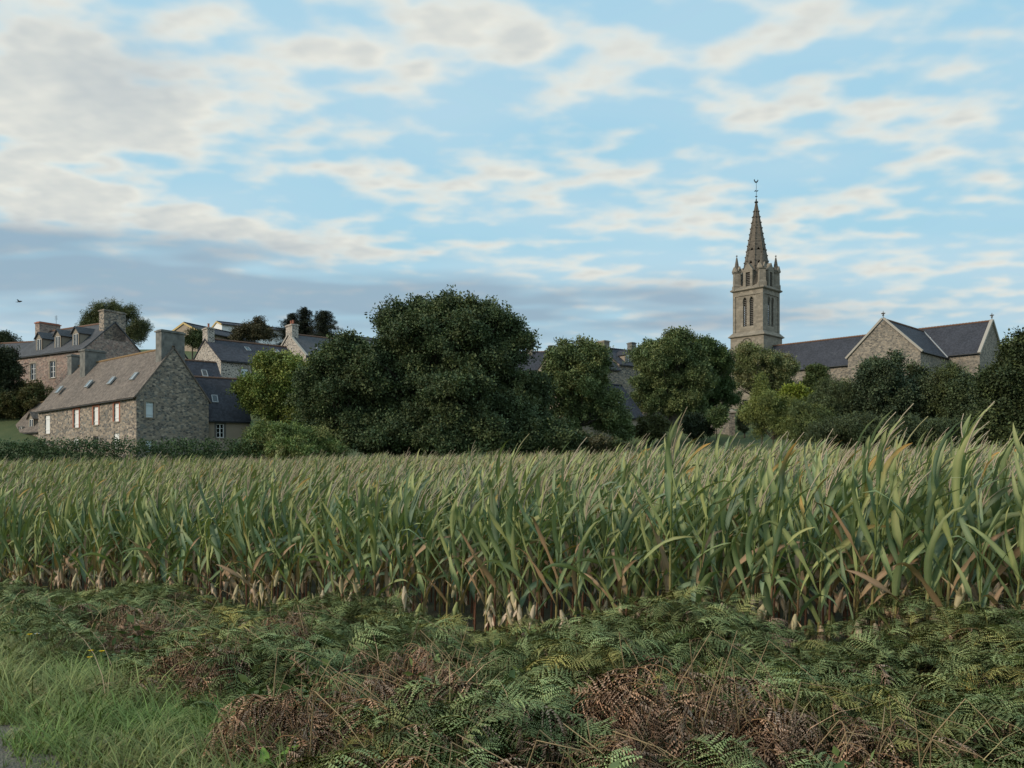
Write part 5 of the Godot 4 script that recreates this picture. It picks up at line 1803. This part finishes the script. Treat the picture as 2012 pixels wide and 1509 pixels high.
func verge_boards(h: House, mat: Material) -> void:
	var a := Vector3(h.L + 0.12, h.He - 0.05, -0.1); var b := Vector3(h.L + 0.12, h.Hr + 0.12, h.W / 2); var c := Vector3(h.L + 0.12, h.He - 0.05, h.W + 0.1)
	for seg in [[a, b], [b, c]]:
		var mb := MB.new()
		var dir: Vector3 = seg[1] - seg[0]
		var up := dir.cross(Vector3.RIGHT).normalized()
		up = up if up.y > 0 else -up
		var bx := Basis(Vector3.RIGHT, up, Vector3.RIGHT.cross(up))
		var s := signf(bx.z.dot(dir))
		mb.box(Vector3(0.0, -0.22, minf(0.0, s * dir.length())), Vector3(0.06, 0.1, maxf(0.0, s * dir.length())), bx, seg[0])
		part(mb, "verge_board", mat, h.o)

func garden_wall(called: String, label: String, a: Array, b: Array, hgt: float) -> void:
	var p := at(a[0], 900, a[1]); var q := at(b[0], 900, b[1])
	p.y = gy(p.x, p.z); q.y = gy(q.x, q.z)
	var o := thing(called, label, "wall", p)
	var mb := MB.new(); var cb := MB.new()
	var dir := q - p
	var flat_dir := Vector3(dir.x, 0, dir.z).normalized()
	var n := flat_dir.cross(Vector3.UP)
	var seg := maxi(2, int(dir.length() / 1.5))
	for k in seg:
		var s := dir * (float(k) / seg); var e := dir * (float(k + 1) / seg)
		var up := Vector3(0, hgt, 0); var dn := Vector3(0, -1, 0); var t := n * 0.25
		mb.quad(s + t + dn, e + t + dn, e + t + up, s + t + up, t); mb.quad(s - t + dn, e - t + dn, e - t + up, s - t + up, -t)
		if k == 0:
			mb.quad(s + t + dn, s - t + dn, s - t + up, s + t + up, -flat_dir)
		if k == seg - 1:
			mb.quad(e + t + dn, e - t + dn, e - t + up, e + t + up, flat_dir)
		cb.quad(s + t * 1.3 + up, e + t * 1.3 + up, e + up + Vector3(0, 0.16, 0), s + up + Vector3(0, 0.16, 0), Vector3.UP + n)
		cb.quad(s - t * 1.3 + up, e - t * 1.3 + up, e + up + Vector3(0, 0.16, 0), s + up + Vector3(0, 0.16, 0), Vector3.UP - n)
		cb.quad(s + t * 1.3 + up, e + t * 1.3 + up, e - t * 1.3 + up, s - t * 1.3 + up, Vector3.DOWN)
	part(mb, "masonry", M.churchwall, o)
	part(cb, "coping", M.trim, o)

func plant_trees() -> void:
	M.sprig = sprig_mesh(14, 0.21, 0.6, 0.27, 1)
	M.willow = sprig_mesh(16, 0.26, 0.22, 0.30, 2)
	M.needles = sprig_mesh(22, 0.26, 0.10, 0.08, 3)
	var oak := Color(0.036, 0.054, 0.026); var oak2 := Color(0.06, 0.075, 0.033)
	tree("oak_tree", "huge dark oak with a broad rounded crown behind the maize", "tree", 80, 880, [[880, 715, 135, 105], [800, 670, 68, 62], [905, 655, 88, 62], [985, 690, 58, 58], [745, 765, 92, 85, 2.0], [880, 800, 145, 95, 2.5], [985, 790, 80, 90, 2.0], [855, 622, 52, 38], [950, 632, 58, 38], [790, 625, 34, 32], [1040, 815, 50, 74, 0.0], [840, 865, 120, 45, 5.0], [960, 868, 110, 42, 4.5], [1060, 872, 70, 36, 3.0]], oak, {"vary": oak2, "trunk": 0.5, "spread": 0.52})
	tree("oak_tree", "lower dark oak leaning against the huge oak's left side", "tree", 77, 665, [[668, 780, 85, 95], [690, 705, 52, 48], [625, 800, 55, 75], [700, 850, 80, 45], [770, 860, 80, 42]], oak, {"vary": oak2, "trunk": 0.3, "spread": 0.5, "group": "dark oaks behind the maize"})
	tree("autumn_tree", "yellow-green young tree in front of the granite cottage", "tree", 92, 540, [[535, 762, 62, 64], [560, 735, 40, 40], [500, 790, 34, 48], [560, 800, 50, 45]], Color(0.125, 0.14, 0.038), {"vary": Color(0.09, 0.12, 0.035), "share": 0.3, "trunk": 0.16, "spread": 0.42})
	tree("autumn_tree", "small yellow-green treetop beside the huge oak, below the granite house", "tree", 96, 635, [[632, 730, 34, 34], [610, 750, 30, 40]], Color(0.14, 0.155, 0.036), {"trunk": 0.13, "spread": 0.4})
	tree("round_shrub", "rounded light green shrub at the end of the garden hedge", "shrub", 71, 575, [[575, 880, 82, 46], [540, 872, 52, 38], [625, 890, 45, 30]], Color(0.085, 0.125, 0.045), {"vary": Color(0.11, 0.12, 0.05), "bush": true, "sprig": "willow", "spread": 0.34, "trunk": 0.06, "dens": 1.4})
	tree("ash_tree", "leafy green tree on the right flank of the huge oak", "tree", 92, 1140, [[1140, 745, 62, 70], [1160, 720, 40, 45], [1110, 730, 38, 50], [1175, 790, 40, 60], [1105, 810, 50, 70], [1190, 815, 32, 58]], Color(0.066, 0.092, 0.04), {"vary": Color(0.095, 0.112, 0.046), "trunk": 0.25, "spread": 0.45, "dens": 0.9})
	tree("bramble_bush", "brownish bramble bush at the lawn's edge under the leafy tree", "bush", 78, 1165, [[1165, 880, 72, 26], [1120, 885, 45, 24], [1215, 888, 35, 16]], Color(0.075, 0.068, 0.04), {"vary": Color(0.05, 0.07, 0.03), "bush": true, "spread": 0.28, "trunk": 0.04, "scale": 0.8})
	tree("lime_tree", "broad round-headed green tree between village houses and church", "tree", 112, 1318, [[1318, 745, 72, 80], [1330, 690, 45, 38], [1285, 730, 45, 60], [1355, 760, 45, 62], [1300, 790, 50, 38], [1350, 800, 40, 28]], Color(0.066, 0.092, 0.04), {"vary": Color(0.095, 0.112, 0.046), "trunk": 0.2, "spread": 0.46})
	tree("lime_tree", "narrower dark green tree between the round-headed tree and the church tower", "tree", 118, 1398, [[1398, 745, 42, 62], [1385, 700, 26, 32], [1415, 780, 36, 40]], Color(0.042, 0.066, 0.024), {"trunk": 0.18, "spread": 0.46})
	tree("sparse_tree", "sparse leafy tree standing before the church tower", "tree", 128, 1490, [[1490, 735, 52, 46], [1475, 705, 30, 26], [1530, 730, 34, 36], [1455, 750, 30, 36], [1540, 770, 30, 30]], Color(0.085, 0.105, 0.044), {"vary": Color(0.13, 0.13, 0.065), "trunk": 0.16, "spread": 0.5, "dens": 0.62})
	tree("young_willow", "pale yellow-green upright willow below the church tower", "tree", 95, 1497, [[1497, 775, 16, 62], [1485, 800, 18, 45], [1510, 810, 22, 40]], Color(0.105, 0.125, 0.04), {"sprig": "willow", "trunk": 0.08, "spread": 0.3})
	tree("columnar_conifer", "dark narrow conifer against the pale churchyard wall", "tree", 103, 1463, [[1463, 826, 13, 34], [1463, 806, 8, 20]], Color(0.018, 0.028, 0.016), {"sprig": "needles", "trunk": 0.1, "spread": 0.14, "dens": 2.6, "fill": 1.5})
	for q in [[1366, 842, 30, 22, 100, Color(0.022, 0.03, 0.016), "dark clipped bush under the round-headed tree"], [1285, 846, 36, 24, 98, Color(0.05, 0.055, 0.022), "olive rounded bush at the right of the pale cottage"], [1222, 838, 28, 30, 96, Color(0.085, 0.11, 0.05), "light green feathery bush before the pale cottage's front"],
			[1565, 790, 40, 26, 92, Color(0.10, 0.125, 0.02), "bright yellow-green clipped shrub below the nave"], [1408, 818, 24, 22, 99, Color(0.075, 0.10, 0.04), "pale green bush beside the gate pillar"], [1600, 750, 26, 32, 112, Color(0.04, 0.055, 0.02), "dark domed shrub in front of the nave wall"]]:
		tree("garden_bush", q[6], "bush", q[4], q[0], [[q[0], q[1], q[2], q[3]]], q[5], {"bush": true, "spread": 0.26, "trunk": 0.05, "dens": 1.7, "group": "garden bushes round the lawn"})
	# thicket to the right, below the church
	var th := [[1520, 825, 55, 48, 88, Color(0.085, 0.105, 0.038), "pale green leafy shrub at the thicket's left end"], [1590, 835, 50, 42, 86, Color(0.06, 0.08, 0.035), "grey-green shrub second from the thicket's left end"], [1650, 815, 60, 62, 88, Color(0.045, 0.062, 0.034), "grey-green willow shrub below the nave's end"],
		[1725, 778, 56, 82, 86, Color(0.034, 0.05, 0.03), "tall dark shrub hiding the foot of the transept gable"], [1795, 795, 58, 78, 87, Color(0.048, 0.062, 0.034), "grey-green shrub right of the transept gable's tall shrub"], [1862, 800, 52, 82, 85, Color(0.045, 0.06, 0.028), "olive shrub below the choir roof"],
		[1915, 815, 50, 75, 82, Color(0.034, 0.05, 0.026), "dark shrub left of the big tree at the right edge"], [1700, 858, 120, 34, 78, Color(0.035, 0.048, 0.026), "low dark undergrowth in front of the thicket"], [1850, 865, 120, 34, 76, Color(0.030, 0.044, 0.024), "low shadowy undergrowth near the right edge"]]
	for q in th:
		tree("thicket_shrub", q[6], "shrub", q[4], q[0], [[q[0], q[1], q[2], q[3]], [q[0] - q[2] * 0.35, q[1] - q[3] * 0.45, q[2] * 0.55, q[3] * 0.6], [q[0] + q[2] * 0.4, q[1] - q[3] * 0.25, q[2] * 0.5, q[3] * 0.6]], q[5], {"vary": Color(q[5].r * 1.6, q[5].g * 1.45, q[5].b * 1.3), "bush": true, "spread": 0.42, "trunk": 0.08, "dens": 0.95, "sprig": "willow" if int(q[0]) % 2 == 0 else "sprig", "group": "thicket shrubs below the church"})
	tree("dark_tree", "big dark tree cut off by the picture's right edge", "tree", 68, 2005, [[2000, 775, 62, 105], [2030, 720, 60, 70], [1965, 800, 42, 70], [2060, 820, 90, 90], [1975, 850, 60, 40]], Color(0.026, 0.038, 0.018), {"vary": Color(0.05, 0.064, 0.026), "trunk": 0.3, "spread": 0.45})
	# left side
	tree("birch_tree", "airy birch rising behind the pinkish house", "tree", 128, 225, [[215, 640, 38, 44], [190, 635, 22, 26], [255, 640, 28, 36], [170, 650, 18, 20], [265, 665, 20, 26], [200, 612, 14, 20], [225, 618, 16, 20]], Color(0.06, 0.07, 0.032), {"sprig": "willow", "trunk": 0.18, "spread": 0.5, "dens": 0.8, "ground": 13.0})
	tree("dark_shrub", "dark shrub at the left edge before the pinkish house", "shrub", 106, 12, [[8, 735, 28, 50], [-20, 740, 40, 60]], Color(0.022, 0.03, 0.016), {"bush": true, "trunk": 0.08})
	tree("russet_shrub", "brownish green spreading shrub below the pinkish house", "shrub", 107, 45, [[45, 800, 55, 46], [80, 772, 25, 24], [10, 805, 45, 50], [-10, 845, 40, 30]], Color(0.07, 0.062, 0.026), {"vary": Color(0.045, 0.055, 0.02), "bush": true, "trunk": 0.08, "spread": 0.42})
	tree("dark_treetop", "dark treetop peeping over the roof at the left edge", "tree", 140, 15, [[15, 680, 24, 24], [-20, 685, 30, 30]], Color(0.025, 0.034, 0.018), {"trunk": 0.2, "ground": 18.0})
	tree("garden_tree", "dark green tree between farmhouse chimney and granite cottage chimney", "tree", 150, 378, [[378, 665, 18, 22], [395, 672, 22, 18]], Color(0.035, 0.05, 0.02), {"trunk": 0.15, "ground": 20.0})
	tree("brown_tree", "thin brownish tree in front of the white hall", "tree", 172, 500, [[500, 655, 26, 18], [475, 660, 18, 13], [510, 632, 9, 16], [530, 660, 16, 13]], Color(0.055, 0.05, 0.03), {"trunk": 0.18, "ground": 24.0, "spread": 0.5})
	conifer("leftmost dark conifer between the two halls and the granite house", 178, 574, 614, 678, 40, Color(0.02, 0.03, 0.02))
	conifer("pointed dark conifer, middle one of the three on the hill", 176, 598, 602, 678, 36, Color(0.02, 0.03, 0.02))
	conifer("bushy dark conifer, right one of the three on the hill", 174, 636, 610, 680, 56, Color(0.024, 0.034, 0.02))
	var pa := at(-60, 900, 72.0); var pb := at(515, 900, 70.0)
	hedge("garden_hedge", "long clipped dark green hedge between maize field and farmhouse", pa.x, pa.z, pb.x, pb.z, 1.2, 3.55, 1.6, Color(0.065, 0.11, 0.048), 4)

# ------------------------------------------------------------------ scene
func _ready() -> void:
	rng.seed = 1
	noise.seed = 4
	noise.noise_type = FastNoiseLite.TYPE_SIMPLEX_SMOOTH
	noise.frequency = 0.025
	noise.fractal_octaves = 3
	var cam := Camera3D.new()
	cam.name = "camera"
	add_child(cam)
	cam.position = Vector3(0, EYE, 0)
	cam.keep_aspect = Camera3D.KEEP_HEIGHT
	cam.set_frustum(1509.0 / F * 0.1, Vector2(0.0, (940.0 - 754.5) / F * 0.1), 0.1, 6000.0)
	cam.current = true
	var we := WorldEnvironment.new()
	we.name = "environment"
	var env := Environment.new()
	env.background_mode = Environment.BG_SKY
	env.sky = make_sky()
	env.tonemap_mode = Environment.TONE_MAPPER_LINEAR
	env.tonemap_exposure = 1.75
	env.sdfgi_enabled = true; env.ssao_enabled = true; env.ssil_enabled = true
	we.environment = env
	add_child(we)
	var sun := DirectionalLight3D.new()
	sun.name = "sun"
	add_child(sun)
	sun.look_at_from_position(Vector3(-0.80, 0.42, 0.42) * 100.0, Vector3.ZERO)
	sun.light_color = Color(1.0, 0.92, 0.82)
	sun.light_energy = 0.5
	sun.light_angular_distance = 14.0
	sun.shadow_enabled = true
	print("sky ", Time.get_ticks_msec())
	make_materials()
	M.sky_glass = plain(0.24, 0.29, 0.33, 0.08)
	print("materials ", Time.get_ticks_msec())
	# the land, one sheet out to the horizon
	var gb := MB.new()
	var xs := []; var zs := []
	var k := -2500.0
	for v in [-2500.0, -1200.0, -600.0, -300.0, -200.0]:
		xs.append(v)
	for i in 101:
		xs.append(-150.0 + 3.0 * i)
	for v in [200.0, 300.0, 600.0, 1200.0, 2500.0]:
		xs.append(v)
	for v in [300.0, 100.0, 40.0, 15.0, 6.0]:
		zs.append(v)
	for i in 60:
		zs.append(3.0 - 0.5 * i)
	for i in 80:
		zs.append(-27.5 - 2.0 * i)
	for v in [-195.0, -205.0, -220.0, -240.0, -260.0, -300.0, -360.0, -430.0, -500.0, -800.0, -1400.0, -2500.0, -5000.0]:
		zs.append(v)
	for z in zs:
		for x in xs:
			var e := 0.4
			var nn := Vector3(gy(x - e, z) - gy(x + e, z), 2 * e, gy(x, z - e) - gy(x, z + e)).normalized()
			gb.vert(Vector3(x, gy(x, z), z), nn, Vector2(x, z), Color.WHITE)
	var nx := xs.size()
	for j in zs.size() - 1:
		for i in nx - 1:
			var a := j * nx + i
			gb.tri_ix(a, a + 1, a + nx + 1); gb.tri_ix(a, a + nx + 1, a + nx)
	struct(gb, "ground", M.soil)
	var sheets := [["lawn", M.lawn, -90.0, 110.0, 68.5, 190.0, 3.0, 0.03], ["lane_gravel", M.gravel, -12.0, 4.0, -4.0, 11.0, 0.5, 0.012]]
	for s in sheets:
		var mb := MB.new()
		var cx := int((s[3] - s[2]) / s[6]); var cz := int((s[5] - s[4]) / s[6])
		for j in cz:
			for i in cx:
				var x0: float = s[2] + i * s[6]; var z0: float = -(s[4] + j * s[6])
				if s[0] == "lane_gravel" and past_verge(x0, z0) > -0.85:
					continue
				var p := []
				for q in [Vector2(0, 0), Vector2(1, 0), Vector2(1, 1), Vector2(0, 1)]:
					var xx: float = x0 + q.x * s[6]; var zz: float = z0 - q.y * s[6]
					p.append(Vector3(xx, gy(xx, zz) + s[7], zz))
				mb.flat([p[0], p[1], p[2]], Vector3.UP); mb.flat([p[0], p[2], p[3]], Vector3.UP)
		struct(mb, s[0], s[1])
	print("land ", Time.get_ticks_msec())
	build_church()
	build_houses()
	print("buildings ", Time.get_ticks_msec())
	plant_trees()
	print("trees ", Time.get_ticks_msec())
	plant_maize()
	print("maize ", Time.get_ticks_msec())
	grow_bracken()
	grow_grass()
	for q in [[58, 1247, 8.6, Color(0.75, 0.55, 0.03), "yellow flower at the upper left of the grass verge"], [73, 1246, 8.7, Color(0.75, 0.75, 0.7), "white flower beside the yellow one on the upper verge"], [176, 1292, 8.2, Color(0.75, 0.52, 0.03), "largest yellow flower, lowest on the grass verge"], [200, 1280, 8.3, Color(0.75, 0.55, 0.03), "yellow flower right of the lowest yellow flower"], [178, 1279, 8.4, Color(0.75, 0.55, 0.03), "yellow flower just above the lowest yellow flower"]]:
		var p := at(q[0], q[1], q[2])
		var g := gy(p.x, p.z)
		flower(Vector3(p.x, g, p.z), maxf(0.12, p.y - g), q[3], q[4])
	broad_weed(-1.35, -5.0)
	dry_stalks(-1.62, -5.3)
	bird()
	print("done ", Time.get_ticks_msec())
